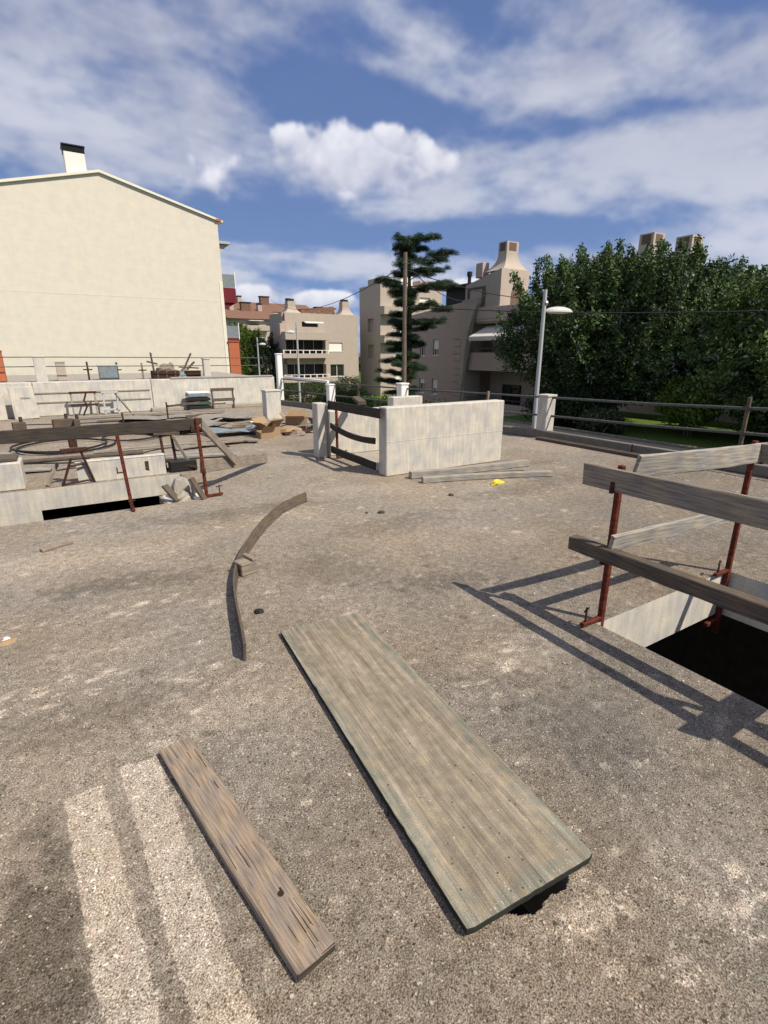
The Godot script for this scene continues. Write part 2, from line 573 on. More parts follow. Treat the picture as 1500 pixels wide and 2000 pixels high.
# ------------------------------------------------------------------ sky
func sky_image():
	var w = 2048
	var h = 1024
	var half = h / 2
	var cov = PackedFloat32Array()
	cov.resize(w * half)
	var cum = PackedFloat32Array()
	cum.resize(w * half)
	var shade = PackedFloat32Array()
	shade.resize(w * half)
	# sheets of thin cloud and gaps of clear air: [azimuth, elevation, half width, half height, turn, amount]
	var sheets = [[-22, 25, 15, 6, 10, 0.6], [-33, 20, 9, 5, -12, 0.5], [-20, 15.5, 11, 2.6, -4, 0.5], [-16, 20.5, 3, 3, 40, 0.35], [-5, 24, 6, 5, 50, -0.75], [1, 21.2, 9, 1.6, -6, -0.7],
		[13, 22, 10, 2.6, -16, 0.6], [23, 24, 9, 3.0, -14, 0.6], [33, 21, 7, 2.2, -5, 0.4], [9, 24.8, 6, 1.8, -30, -0.6], [29, 26.5, 9, 2.8, 6, -0.9], [18, 19.2, 10, 1.0, 1, -0.75], [33, 18.4, 6, 0.8, -3, -0.5], [21, 15.5, 13, 3.0, -7, 0.6], [32, 16, 8, 3.0, -10, 0.6],
		[-13, 12.3, 9, 2.4, 3, -0.9], [4, 13.2, 14, 1.4, 1, 0.55], [14, 11.0, 20, 1.6, 2, -0.95], [-4, 8.6, 8, 1.8, 2, 0.6], [33, 10, 7, 3, -12, 0.7], [-14, 10.0, 3, 0.5, 5, 0.5], [10, 8.8, 10, 1.8, 0, 0.35],
		[70, 22, 24, 7, -8, 0.75], [120, 60, 60, 14, 0, 0.6], [-100, 60, 60, 14, 0, 0.6], [20, 70, 60, 14, 0, 0.5], [110, 14, 22, 4, 4, 0.5], [125, 34, 30, 9, 12, 0.5], [165, 18, 24, 5, -6, 0.6], [-70, 20, 20, 6, 8, 0.6], [-105, 30, 26, 8, -10, 0.5], [-140, 16, 22, 5, 5, 0.6], [-90, 10, 18, 2, 0, -0.5], [60, 50, 40, 10, 10, 0.4], [-40, 52, 40, 10, -8, 0.4], [-165, 45, 30, 10, 0, 0.4], [90, 30, 16, 3, 0, -0.4], [-50, 34, 14, 4, 5, -0.3], [35, 36, 14, 4, -10, -0.3]]  # sheets out of view, some of them added to whiten the fill light
	for s in sheets:
		stamp(cov, null, w, half, s, false)
	# heaped clouds
	for s in [[-2.8, 17.2, 8.0, 2.8, -4, 0.95], [-8.6, 18.3, 3.0, 1.5, 0, 0.8], [1.0, 18.4, 3.6, 1.6, -8, 0.85], [4.2, 17.3, 3.0, 1.5, -8, 0.75], [-3.5, 14.8, 5.5, 1.5, 0, 0.42], [-16.5, 15.4, 4.0, 2.2, 0, 0.33], [-13.2, 5.6, 2.6, 1.1, 0, 0.9], [-6.6, 5.2, 4.2, 1.0, 0, 0.9], [8, 6.2, 4, 1.2, 0, 0.7],
			[48, 8, 9, 2.6, 0, 0.9], [75, 10, 8, 3, 0, 0.9], [100, 7, 10, 2.2, 0, 0.9], [140, 9, 10, 3, 0, 0.9], [180, 7, 8, 2, 0, 0.9], [-170, 8, 9, 2.4, 0, 0.9], [-130, 9, 9, 3, 0, 0.9], [-100, 8, 10, 2.5, 0, 0.9], [-65, 9, 9, 3, 0, 0.9], [-45, 7, 6, 2, 0, 0.9]]:
		stamp(cum, shade, w, half, s, true)
	var streak = noise(101, 1.0, 6)
	streak.fractal_gain = 0.62
	var warp = noise(102, 0.7, 3)
	var puff = noise(103, 14.0, 5)
	puff.fractal_gain = 0.55
	var soft = noise(104, 4.0, 5)
	var fleece = noise(105, 11.0, 6)
	fleece.fractal_gain = 0.6
	var out = PackedByteArray()
	out.resize(w * h * 3)
	for y in h:
		var el = (0.5 - (y + 0.5) / h) * PI
		if el < 0.0:
			break
		var sy = sin(el)
		var cy = cos(el)
		var t = pow(1.0 - sy, 4.5)
		var blue = Vector3(0.072, 0.135, 0.335).lerp(Vector3(0.18, 0.32, 0.60), t)
		for x in w:
			var az = (x + 0.5) / w * TAU
			var d = Vector3(sin(az) * cy, sy, -cos(az) * cy)
			var p = Vector2(d.x, -d.z) / (sy + 0.16)
			var wv = warp.get_noise_2d(p.x, p.y)
			# drawn out along one direction, as high ice cloud is
			var n1 = 0.95 * streak.get_noise_2d((p.x * 0.93 + p.y * 0.36) * 0.7 + wv * 0.35, (p.y * 0.93 - p.x * 0.36) * 1.5 + wv * 0.35)
			var i = y * w + x
			var n2 = soft.get_noise_3d(d.x, d.y * 2.0, d.z)
			n1 += 0.6 * fleece.get_noise_3d(d.x, d.y * 2.2, d.z)
			var v = smoothstep(-0.52, 0.80, n1 * 0.85 + n2 * 0.45 + cov[i] - 0.04)
			var grey = clampf(0.5 + 0.8 * n2 - 0.5 * n1, 0, 1)
			var ice = Vector3(0.58, 0.60, 0.68).lerp(Vector3(0.32, 0.34, 0.45), grey * clampf((el - 0.2) * 4.0, 0, 1))
			var c = blue.lerp(ice, 0.07 + v * 0.80)
			if cum[i] > 0.02:
				var f = puff.get_noise_3dv(d)
				var k = smoothstep(0.22 + 0.05 * shade[i], 0.66 - 0.14 * clampf(shade[i], -0.5, 1.0), cum[i] + 0.5 * f)
				var body = clampf(0.45 + shade[i] * 0.55 + f * 0.8, 0, 1)
				c = c.lerp(Vector3(0.47, 0.49, 0.60).lerp(Vector3(0.80, 0.80, 0.85), body), k * 0.9)
			for ch in 3:
				var q = c[ch]
				out[i * 3 + ch] = int(clampf((1.055 * pow(q, 1.0 / 2.4) - 0.055) * 255.0, 0, 255))
	for i in range(half * w, h * w):
		out[i * 3] = 120
		out[i * 3 + 1] = 114
		out[i * 3 + 2] = 104
	return ImageTexture.create_from_image(Image.create_from_data(w, h, false, Image.FORMAT_RGB8, out))

func stamp(to, up, w, half, s, solid):
	var az = deg_to_rad(s[0])
	var el = deg_to_rad(s[1])
	var a = deg_to_rad(s[2])
	var b = deg_to_rad(s[3])
	var ct = cos(deg_to_rad(s[4]))
	var sn = sin(deg_to_rad(s[4]))
	var reach = max(a, b) * (1.25 if solid else 1.9)
	var step = TAU / w
	var ce = cos(el)
	var xr = int(reach / step / ce)
	for y in range(max(0, int((PI / 2 - el - reach) / step)), min(half, int((PI / 2 - el + reach) / step) + 1)):
		var dy = PI / 2 - (y + 0.5) * step - el
		for k in range(-xr, xr + 1):
			var dx = k * step * ce
			var p = (dx * ct + dy * sn) / a
			var q = (dy * ct - dx * sn) / b
			var d = p * p + q * q
			var x = posmod(int(az / step) + k, w)
			var i = y * w + x
			if solid:
				if d < 1.5:
					var v = s[5] * (1.0 - d / 1.5)
					if v > to[i]:
						to[i] = v
						up[i] = clampf(q, -1, 1)
			elif d < 3.6:
				to[i] += s[5] * exp(-d * 1.1)

# ------------------------------------------------------------------ the deck
func deck_quad(st, pts, map = FAR_MAP):            # points as (u, w), at y = 0
	for k in range(1, pts.size() - 1):
		var t = [pts[0], pts[k], pts[k + 1]]
		if (t[1] - t[0]).cross(t[2] - t[0]) > 0:
			t = [t[0], t[2], t[1]]
		# counter-clockwise from above needs a positive turn in (u, -w)
		for p in [t[0], t[2], t[1]]:
			st.set_normal(Vector3.UP)
			st.set_uv(p)
			st.set_uv2((p - Vector2(map[0], map[1])) / map[2])
			st.add_vertex(W(p.x, 0, p.y))

func build_deck():
	var us = [-12.0, -4.0, -1.5, 1.22, 2.6, 4.15, 5.98, 8.0]
	var ws = [-16.4, -7.42, -7.0, -5.93, -3.75, -1.72, 0.35, 4.0]
	# the opening broken through under the big board, ragged at its near side
	var r = rng(3)
	var u = 0.87
	var hole = []
	while u < 1.165:
		var s = 0.0074
		var near = -0.713 + 0.007 * sin(u * 47.0) + 0.0025 * sin(u * 173.0) + r.randf_range(-0.0012, 0.0012) - 0.05 * pow(absf(u - 1.02) / 0.15, 4.0)
		hole.append([u, min(u + s, 1.165), near])
		us.append(u)
		u += s
	us.append(1.165)
	ws += [-1.15]
	for q in hole: ws.append(q[2])
	var holes = [[-4.0, 1.22, -7.42, -5.93], [2.6, 4.15, -1.72, 0.35]]
	for q in hole: holes.append([q[0], q[1], -1.15, q[2]])
	us.sort()
	ws.sort()
	var top = begin()
	var close = begin()
	var side = begin()
	var solid = func(i, j):
		if i < 0 or j < 0 or i >= us.size() - 1 or j >= ws.size() - 1: return true
		var cu = (us[i] + us[i + 1]) / 2
		var cw = (ws[j] + ws[j + 1]) / 2
		if cu > 5.98 and cw < -7.0: return true
		for q in holes:
			if cu > q[0] and cu < q[1] and cw > q[2] and cw < q[3]: return false
		return true
	for i in us.size() - 1:
		for j in ws.size() - 1:
			if us[i + 1] - us[i] < 1e-5 or ws[j + 1] - ws[j] < 1e-5: continue
			var c = [Vector2(us[i], ws[j]), Vector2(us[i + 1], ws[j]), Vector2(us[i + 1], ws[j + 1]), Vector2(us[i], ws[j + 1])]
			if (us[i] + us[i + 1]) / 2 > 5.98 and (ws[j] + ws[j + 1]) / 2 < -7.0: continue
			if solid.call(i, j):
				if us[i] > -1.51 and us[i + 1] < 2.61 and ws[j] > -3.76 and ws[j + 1] < 0.36:
					deck_quad(close, c, NEAR_MAP)
				else:
					deck_quad(top, c)
				continue
			for e in [[0, 1, i, j - 1], [1, 2, i + 1, j], [2, 3, i, j + 1], [3, 0, i - 1, j]]:
				if solid.call(e[2], e[3]):
					var a = c[e[0]]
					var b = c[e[1]]
					var m = (c[0] + c[2]) / 2 - (a + b) / 2
					var deep = -0.27 if a.y < -7.4 and b.y < -7.4 else -0.36
					poly_out(side, [W(a.x, 0, a.y), W(b.x, 0, b.y), W(b.x, deep, b.y), W(a.x, deep, a.y)], W(m.x, 0, m.y))
	deck_quad(top, [Vector2(5.98, -16.4), Vector2(5.98, -7.0), Vector2(8.0, -7.0)])
	var dm = top.commit()
	dm = close.commit(dm)
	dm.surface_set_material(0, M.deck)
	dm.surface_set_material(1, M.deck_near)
	var deck = obj("roof_deck", dm, null)
	tag(deck, "", "", "", "structure")
	obj("slab_edge", side, M.white_concrete, deck)
	# underside, the storey below and its outer walls
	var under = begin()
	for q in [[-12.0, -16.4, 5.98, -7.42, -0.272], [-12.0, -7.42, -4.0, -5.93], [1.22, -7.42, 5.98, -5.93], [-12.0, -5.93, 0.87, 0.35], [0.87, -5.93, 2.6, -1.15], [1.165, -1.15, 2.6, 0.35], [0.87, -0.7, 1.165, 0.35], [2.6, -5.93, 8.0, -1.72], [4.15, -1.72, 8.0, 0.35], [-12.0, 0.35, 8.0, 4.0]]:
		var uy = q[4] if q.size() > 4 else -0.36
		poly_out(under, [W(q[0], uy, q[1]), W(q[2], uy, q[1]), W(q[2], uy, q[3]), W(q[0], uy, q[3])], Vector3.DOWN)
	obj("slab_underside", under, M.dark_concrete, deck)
	var walls = begin()
	var ring = [Vector2(-12, -16.4), Vector2(5.98, -16.4), Vector2(8, -7), Vector2(8, 4), Vector2(-12, 4)]
	for k in ring.size():
		var a = ring[k]
		var b = ring[(k + 1) % ring.size()]
		var m = (a + b) / 2 - Vector2(0, -6)
		poly_out(walls, [W(a.x, -0.004, a.y), W(b.x, -0.004, b.y), W(b.x, STREET, b.y), W(a.x, STREET, a.y)], W(m.x, 0, m.y))
	var below = obj("storey_below", walls, M.raw_concrete)
	tag(below, "", "", "", "structure")
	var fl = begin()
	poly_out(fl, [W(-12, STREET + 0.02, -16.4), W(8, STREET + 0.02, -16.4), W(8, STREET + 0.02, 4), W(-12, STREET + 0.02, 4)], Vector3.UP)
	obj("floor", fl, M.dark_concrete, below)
	var inner = begin()
	box(inner, W(-2.25, -1.5, -7.51), Vector3(3.6, 2.3, 0.18), 0.0)
	inner = begin()
	panel(inner, W(-4.2, -3.2, -7.416), Vector3(CU, 0, -SU), Vector3.UP, Vector3(SU, 0, CU), 3.75, 2.93, [[2.9, 2.35, 0.12, 0.3]], 0.16)
	obj("inner_wall", inner, M.white_concrete, below)

func post_parts(t, high, down, clamp_dir, m):      # a clamp-on guard post: square tube, jaws that grip the slab, screw with its handle, two board hooks
	var st = begin()
	box(st, Vector3(0, (high - down) / 2, 0), Vector3(0.034, high + down, 0.034), 0.004)
	obj("upright", st, m, t)
	var x = clamp_dir
	st = begin()
	box(st, Vector3(x.x * 0.09, 0.022, x.z * 0.09), Vector3(0.03 + absf(x.x) * 0.16, 0.026, 0.03 + absf(x.z) * 0.16), 0.004)
	obj("clamp_jaw", st, m, t)
	if down > 0.2:
		st = begin()
		box(st, Vector3(x.x * 0.08, -0.40, x.z * 0.08), Vector3(0.032 + absf(x.x) * 0.15, 0.03, 0.032 + absf(x.z) * 0.15), 0.004)
		obj("clamp_jaw", st, m, t)
	st = begin()
	tube(st, [x * 0.15 + Vector3(0, -0.0, 0), x * 0.15 + Vector3(0, 0.13, 0)], 0.007, 6)
	tube(st, [x * 0.15 + Vector3(-0.035, 0.115, 0.01), x * 0.15 + Vector3(0.035, 0.115, -0.01)], 0.006, 6)
	obj("clamp_screw", st, M.rust_steel, t)

func guard_post(label, at, high, down, cd, hooks = [], lean = 0.0, group = "red clamp-on guard posts"):
	var t = thing("guard_post", label, "guard post", at, 0.0, group)
	t.rotation.z = lean
	post_parts(t, high, down, cd, M.rust_steel if group.begins_with("dark") else M.red_steel)
	for h in hooks:      # [height, direction]
		var st = begin()
		var d = h[1]
		box(st, Vector3(d.x * 0.04, h[0], d.z * 0.04), Vector3(0.022 + absf(d.x) * 0.05, 0.012, 0.022 + absf(d.z) * 0.05), 0.002)
		box(st, Vector3(d.x * 0.066, h[0] + 0.03, d.z * 0.066), Vector3(0.012 + absf(d.z) * 0.012, 0.06, 0.012 + absf(d.x) * 0.012), 0.002)
		obj("board_hook", st, M.rust_steel, t)
	return t

func build_near():
	# the big formwork board that covers the broken opening
	var t = thing("formwork_board", "large grey-green weathered formwork board lying over a broken hole in the foreground", "board", Vector3(1.063, 0.0, -1.665))
	t.rotation.y = TURN + atan2(1.86, 0.14)
	t.rotation.z = -0.006
	var st = begin()
	var L = 0.93
	var H = 0.2525
	var r = rng(9)
	var rim = []
	for q in [[Vector2(-L, H), Vector2(L, H), 70], [Vector2(L, H), Vector2(L, -H), 22], [Vector2(L, -H), Vector2(-L, -H), 70], [Vector2(-L, -H), Vector2(-L, H), 22]]:
		for k in q[2]:
			var f = float(k) / q[2]
			var p = q[0].lerp(q[1], f)
			var n = (q[1] - q[0]).orthogonal().normalized()
			if k == 0:
				p *= 1.0 - r.randf_range(0.004, 0.009)
			else:
				p += n * (r.randf_range(-0.0006, 0.0006) + (0.003 * r.randf() if r.randf() < 0.05 else 0.0))
			rim.append(p)
	for j in Geometry2D.triangulate_polygon(PackedVector2Array(rim)):
		st.set_normal(Vector3.UP)
		st.set_uv(Vector2((rim[j].x + L) / (2.0 * L), (rim[j].y + H) / (2.0 * H)))
		st.add_vertex(Vector3(rim[j].x, 0.034, rim[j].y))
	obj("face", st, M.film_board, t)
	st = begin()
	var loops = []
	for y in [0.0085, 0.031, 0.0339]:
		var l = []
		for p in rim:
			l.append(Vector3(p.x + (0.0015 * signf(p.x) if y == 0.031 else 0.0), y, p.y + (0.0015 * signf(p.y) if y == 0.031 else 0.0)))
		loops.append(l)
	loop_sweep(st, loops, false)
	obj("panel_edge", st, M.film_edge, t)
	for q in [[-0.25, 0.0], [0.5, -0.05]]:
		st = begin()
		box(st, Vector3(q[0], 0.004, q[1]), Vector3(0.07, 0.008, 0.34), 0.003)
		obj("batten", st, M.dark_wood, t)
	# the narrow plank beside it
	t = thing("plank", "short brown weathered plank with a knot hole and split end, flat on the deck", "plank", Vector3(0.176, 0.022, -1.965))
	t.rotation.y = TURN - atan2(1.045, 0.176)
	st = begin()
	plank(st, 1.06, 0.030, 0.128, 0.0, 0.006, 0.02, 77, 0.0025)
	obj("plank_body", st, M.brown_wood, t)
	st = begin()
	tube(st, [Vector3(0.845, 0.010, -0.012), Vector3(0.845, 0.0176, -0.012)], 0.0105, 9)
	box(st, Vector3(0.834, 0.0160, -0.018), Vector3(0.016, 0.0026, 0.007), 0.0006)
	obj("knot_hole", st, M.knot, t)
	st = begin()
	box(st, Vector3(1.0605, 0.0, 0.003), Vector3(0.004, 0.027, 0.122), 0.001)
	obj("end_shade", st, M.black_wood, t)  # dark cap: the shadow gap under the plank end, put into colour
	var pr = rng(52)
	for k in 26:           # long drying checks, most of them near the ends
		var x = pr.randf_range(0.84, 1.0) if k < 13 else (pr.randf_range(0.03, 0.14) if k < 18 else pr.randf_range(0.15, 0.85))
		var l = pr.randf_range(0.04, 0.15)
		l = min(l, 2.0 * min(x, 1.055 - x))
		st = begin()
		box(st, Vector3(x, 0.0155, pr.randf_range(-0.058, 0.058)), Vector3(l, 0.002, pr.randf_range(0.0008, 0.0018)), 0.0003)
		obj("split", st, M.black_wood, t)
	# a thin lath that has sprung into a curve and stands on edge
	st = begin()
	var pts = [[2.16, -5.19], [1.98, -5.08], [1.78, -4.92], [1.55, -4.65], [1.33, -4.34], [1.12, -4.0], [0.97, -3.72], [0.84, -3.40], [0.75, -3.08], [0.69, -2.80], [0.645, -2.58], [0.62, -2.46]]
	var c = Curve3D.new()
	for k in pts.size():
		var a = pts[max(0, k - 1)]
		var b = pts[min(pts.size() - 1, k + 1)]
		var d = (W(b[0], 0, b[1]) - W(a[0], 0, a[1])) / 6.0
		c.add_point(W(pts[k][0], 0, pts[k][1]), -d, d)
	loops = []
	var n = 40
	for k in n + 1:
		var s = c.get_baked_length() * k / n
		var p = c.sample_baked(s, true)
		var d = (c.sample_baked(min(s + 0.03, c.get_baked_length()), true) - c.sample_baked(max(0.0, s - 0.03), true)).normalized()
		var side = d.cross(Vector3.UP).normalized()
		var tt = float(k) / n
		var hh = 0.105 - 0.025 * sin(tt * PI)
		var lean = side * (0.012 + 0.02 * sin(tt * 5.0))
		var l = []
		for q in [[-1, 0], [1, 0], [1, 1], [-1, 1]]:
			l.append(p + side * 0.0075 * q[0] + Vector3.UP * (0.004 + hh * q[1] + 0.002 * sin(k * 1.7)) + lean * q[1])
		loops.append(l)
	loop_sweep(st, loops)
	tag(obj("bent_lath", st, M.dark_wood), "thin grey lath bent into a curve, standing on edge on the deck", "lath")
	t = thing("wood_block", "small square offcut of timber beside the bend of the curved lath", "wood block", Vector3(0.98, 0.0, -3.62), 0.25)
	st = begin()
	box(st, Vector3(0, 0.05, 0), Vector3(0.13, 0.10, 0.12), 0.006)
	obj("block_body", st, M.grey_wood, t)
	st = begin()
	box(st, Vector3(0.045, 0.112, -0.01), Vector3(0.035, 0.022, 0.15), 0.004)
	obj("cleat", st, M.brown_wood, t)
	board("wood_scrap", "small loose stick of wood on the bare deck at the left", "wood scrap", Vector3(-0.36, 0.014, -4.93), Vector3(-0.13, 0.014, -5.05), 0.024, 0.05, M.brown_wood, 201)
	for q in [["dark_chip", "small black chip lying between the curved lath and the big board", 0.86, -2.95, 0.034, M.rubber, 5], ["rubble_chip", "dark stone chip alone in the middle of the deck", 2.65, -4.38, 0.04, M.dark_concrete, 6], ["rubble_chip", "small dark chip near the two loose beams", 3.71, -4.54, 0.04, M.dark_wood, 7], ["rubble_chip", "tiny dark chip left of the chip in the middle of the deck", 2.52, -4.46, 0.02, M.dark_concrete, 8]]:
		tag(rubble(q[0], q[2], q[3], q[4], q[5], q[6]), q[1], "debris")
	t = thing("torn_packaging", "crumpled yellowish scrap of packaging at the left edge of the deck", "litter", Vector3(-0.5, 0.0, -3.36), 0.4)
	st = begin()
	crumple(st, Vector3(0.055, 0.018, 0.032), 61)
	obj("wrapper", st, M.tan_card, t)
	st = begin()
	crumple(st, Vector3(0.025, 0.022, 0.02), 62, Vector3(0.012, 0.0, -0.03))
	obj("lining", st, M.canvas, t)
	# the two beams by the block and the yellow piece on them
	board("loose_beam", "longer grey beam on the deck at the foot of the concrete block wall", "beam", Vector3(3.78, 0.05, -5.50), Vector3(5.72, 0.05, -5.26), 0.09, 0.09, M.pale_wood, 211, "loose beams by the concrete block", 0.0, 0.03)
	board("loose_beam", "nearer grey beam on the deck with the yellow scrap beside it", "beam", Vector3(3.78, 0.04, -5.22), Vector3(5.50, 0.04, -4.62), 0.07, 0.09, M.pale_wood, 212, "loose beams by the concrete block", 0.0, -0.05)
	board("loose_batten", "thin batten lying between the two loose grey beams", "batten", Vector3(4.0, 0.02, -5.36), Vector3(5.35, 0.02, -4.98), 0.03, 0.05, M.dark_wood, 213)
	t = thing("yellow_scrap", "small bright yellow plastic scrap by the loose grey beams", "plastic scrap", Vector3(4.56, 0.0, -4.68), 0.2)
	st = begin()
	crumple(st, Vector3(0.11, 0.06, 0.05), 63)
	obj("scrap_body", st, M.yellow_plastic, t)
	st = begin()
	crumple(st, Vector3(0.06, 0.025, 0.05), 64, Vector3(0.10, 0, 0.0))
	obj("flap", st, M.yellow_plastic, t)
	# loose grit
	var mm = MultiMesh.new()
	mm.transform_format = MultiMesh.TRANSFORM_3D
	mm.use_colors = true
	st = begin()
	ellipsoid(st, Vector3.ZERO, Vector3(1, 0.6, 0.8), 6, 4)
	mm.mesh = st.commit()
	mm.instance_count = 9000
	var rr = rng(15)
	for k in 9000:
		var u = rr.randf_range(-1.2, 3.4)
		var w = -5.2 + 5.0 * sqrt(rr.randf())
		if (u > 2.57 and w > -1.75) or (u > 0.82 and u < 1.21 and w > -1.2 and w < -0.66):
			w = -1.9 - 2.0 * rr.randf()
		var s = rr.randf_range(0.0012, 0.0034) + (0.006 * pow(rr.randf(), 3.0) if rr.randf() < 0.06 else 0.0)
		mm.set_instance_transform(k, Transform3D(Basis(Vector3.UP, rr.randf() * TAU).scaled(Vector3(s, s, s) * rr.randf_range(0.8, 1.3)), W(u, s * 0.3, w)))
		var g = rr.randf_range(0.55, 1.3)
		mm.set_instance_color(k, Color(g, g * rr.randf_range(0.9, 1.0), g * rr.randf_range(0.78, 0.98)))
	var mi = MultiMeshInstance3D.new()
	mi.name = "loose_grit"
	mi.multimesh = mm
	mi.material_override = M.grit
	add_child(mi)
	tag(mi, "loose grit and small stones scattered over the near part of the deck", "grit", "", "stuff")

func rubble(called, u, w, s, m, sd):
	var r = rng(sd)
	var st = begin()
	var loops = []
	for k in 4:
		var l = []
		for i in 7:
			var t = TAU * i / 7
			var q = s * [0.8, 1.0, 0.8, 0.4][k] * r.randf_range(0.75, 1.15)
			l.append(Vector3(cos(t) * q, s * [0.0, 0.25, 0.6, 0.75][k], -sin(t) * q * 0.7))
		loops.append(l)
	loop_sweep(st, loops)
	var o = obj(called, st, m)
	o.position = W(u, 0.0, w)
	o.rotation.y = r.randf() * TAU
	return o

func crumple(st, s, sd, at = Vector3.ZERO):
	var r = rng(sd)
	var loops = []
	for k in 5:
		var l = []
		for i in 9:
			var t = TAU * i / 9
			var q = [1.0, 0.92, 0.72, 0.5, 0.15][k] * r.randf_range(0.72, 1.15)
			l.append(at + Vector3(cos(t) * q * s.x, s.y * ([0.02, 0.3, 0.65, 0.9, 1.0][k] + r.randf_range(-0.12, 0.12) * float(k > 0)), -sin(t) * q * s.z))
		loops.append(l)
	loop_sweep(st, loops)

func build_right_guard():
	var X = Vector3.RIGHT
	var Z = Vector3(0, 0, 1)
	guard_post("red steel guard post at the near left corner of the right-hand opening", Vector3(2.655, 0.0, -1.735), 0.99, 0.08, -X, [[0.40, -X], [0.84, -X]])
	guard_post("red steel guard post behind the right-hand opening, clamped to its far corner", Vector3(4.12, 0.0, -1.70), 1.01, 0.52, -X, [[0.47, Z], [0.86, Z]])
	guard_post("red steel guard post near the viewer end of the right-hand opening", Vector3(2.64, 0.0, -0.40), 1.0, 0.45, -X, [[0.40, -X], [0.84, -X]])
	var g = "guard boards round the right-hand opening"
	board("guard_board", "broad grey upper guard board in front of the right-hand opening", "guard board", Vector3(2.612, 0.908, -1.945), Vector3(2.60, 0.912, 0.6), 0.132, 0.027, M.grey_wood, 221, g, 0.0, 0.01)
	board("guard_board", "dark lower guard beam in front of the right-hand opening", "guard board", Vector3(2.600, 0.463, -1.965), Vector3(2.600, 0.463, 0.6), 0.085, 0.07, M.dark_wood, 222, g)
	board("guard_board", "pale stained upper guard board behind the right-hand opening", "guard board", Vector3(2.72, 0.985, -1.69), Vector3(4.20, 0.930, -1.655), 0.135, 0.026, M.pale_wood, 223, g, 0.0, 0.02, 0.35)
	board("guard_board", "pale lower guard board behind the right-hand opening", "guard board", Vector3(2.60, 0.535, -1.70), Vector3(4.16, 0.505, -1.66), 0.10, 0.026, M.pale_wood, 224, g, 0.0, 0.0, 0.2)
	board("guard_board", "grey guard board running on past the far corner post of the right-hand opening", "guard board", Vector3(4.10, 0.935, -1.69), Vector3(4.12, 0.935, 0.4), 0.13, 0.027, M.grey_wood, 225, g)
	board("guard_board", "lower guard board across the viewer end of the right-hand opening", "guard board", Vector3(2.42, 0.46, -0.50), Vector3(4.2, 0.46, -0.50), 0.13, 0.027, M.grey_wood, 226, g)
	board("guard_board", "upper guard board across the viewer end of the right-hand opening", "guard board", Vector3(2.50, 0.92, -0.20), Vector3(4.2, 0.92, -0.20), 0.13, 0.027, M.grey_wood, 227, g)

func build_block():
	# the stair head: two concrete walls, a back wall and rails across its open side
	var t = thing("stair_enclosure", "low pale concrete upstand box round a stair opening in the middle of the deck", "concrete wall", Vector3(3.56, 0.0, -5.75))
	var st = begin()
	box(st, Vector3(1.05, 0.462, -0.1), Vector3(2.1, 0.924, 0.2), 0.012)
	var fw = obj("front_wall", st, M.white_concrete, t)
	for q in [[0.47, 0.002]]:       # a joint left by the formwork boards
		st = begin()
		box(st, Vector3(1.05, q[0], 0.0005), Vector3(2.09, 0.010, 2.0 * q[1]), 0.0008)
		obj("formwork_joint", st, M.white_concrete, fw)
	st = begin()
	box(st, Vector3(1.05, 0.36, -1.83), Vector3(2.1, 0.72, 0.2), 0.012)
	obj("back_wall", st, M.white_concrete, t)
	st = begin()
	box(st, Vector3(2.0, 0.34, -0.965), Vector3(0.2, 0.68, 1.53), 0.0)
	obj("end_wall", st, M.white_concrete, t)
	st = begin()
	box(st, Vector3(1.52, 0.80, -1.83), Vector3(0.62, 0.17, 0.18), 0.01)
	obj("raised_coping", st, M.white_concrete, t)
	st = begin()
	box(st, Vector3(1.05, 0.004, -0.965), Vector3(1.9, 0.006, 1.5), 0.0)
	obj("stair_opening", st, M.raw_concrete, t)
	t = thing("concrete_stub", "pale concrete stub column at the far left corner of the stair head", "concrete post", Vector3(3.40, 0.0, -7.50))
	st = begin()
	box(st, Vector3(0.0, 0.43, 0.0), Vector3(0.16, 0.86, 0.20), 0.01)
	obj("column", st, M.white_concrete, t)
	st = begin()
	box(st, Vector3(0.10, 0.42, 0.10), Vector3(0.02, 0.84, 0.08), 0.003, Transform3D(Basis(Vector3(0, 0, 1), 0.03), Vector3.ZERO))
	obj("formwork_strip", st, M.pale_wood, t)
	guard_post("rusty guard post just inside the open side of the stair head", Vector3(3.56, 0.0, -7.22), 0.86, 0.0, Vector3(1, 0, 0))
	var g = "rails across the open side of the stair head"
	board("stair_rail", "dark upper board across the open side of the stair head", "guard board", Vector3(3.52, 0.83, -7.42), Vector3(3.50, 0.845, -5.78), 0.13, 0.026, M.black_wood, 231, g)
	board("stair_rail", "sagging dark middle board across the open side of the stair head", "guard board", Vector3(3.50, 0.52, -7.30), Vector3(3.52, 0.46, -5.98), 0.085, 0.03, M.black_wood, 232, g, 0.05)
	board("stair_rail", "dark lowest board across the open side of the stair head", "guard board", Vector3(3.54, 0.13, -7.38), Vector3(3.52, 0.11, -5.98), 0.11, 0.03, M.black_wood, 233, g)
	board("stair_plate", "timber lying on top of the stair head behind its open side", "board", Vector3(3.62, 0.925, -6.5), Vector3(3.95, 0.925, -7.3), 0.05, 0.12, M.dark_wood, 234)

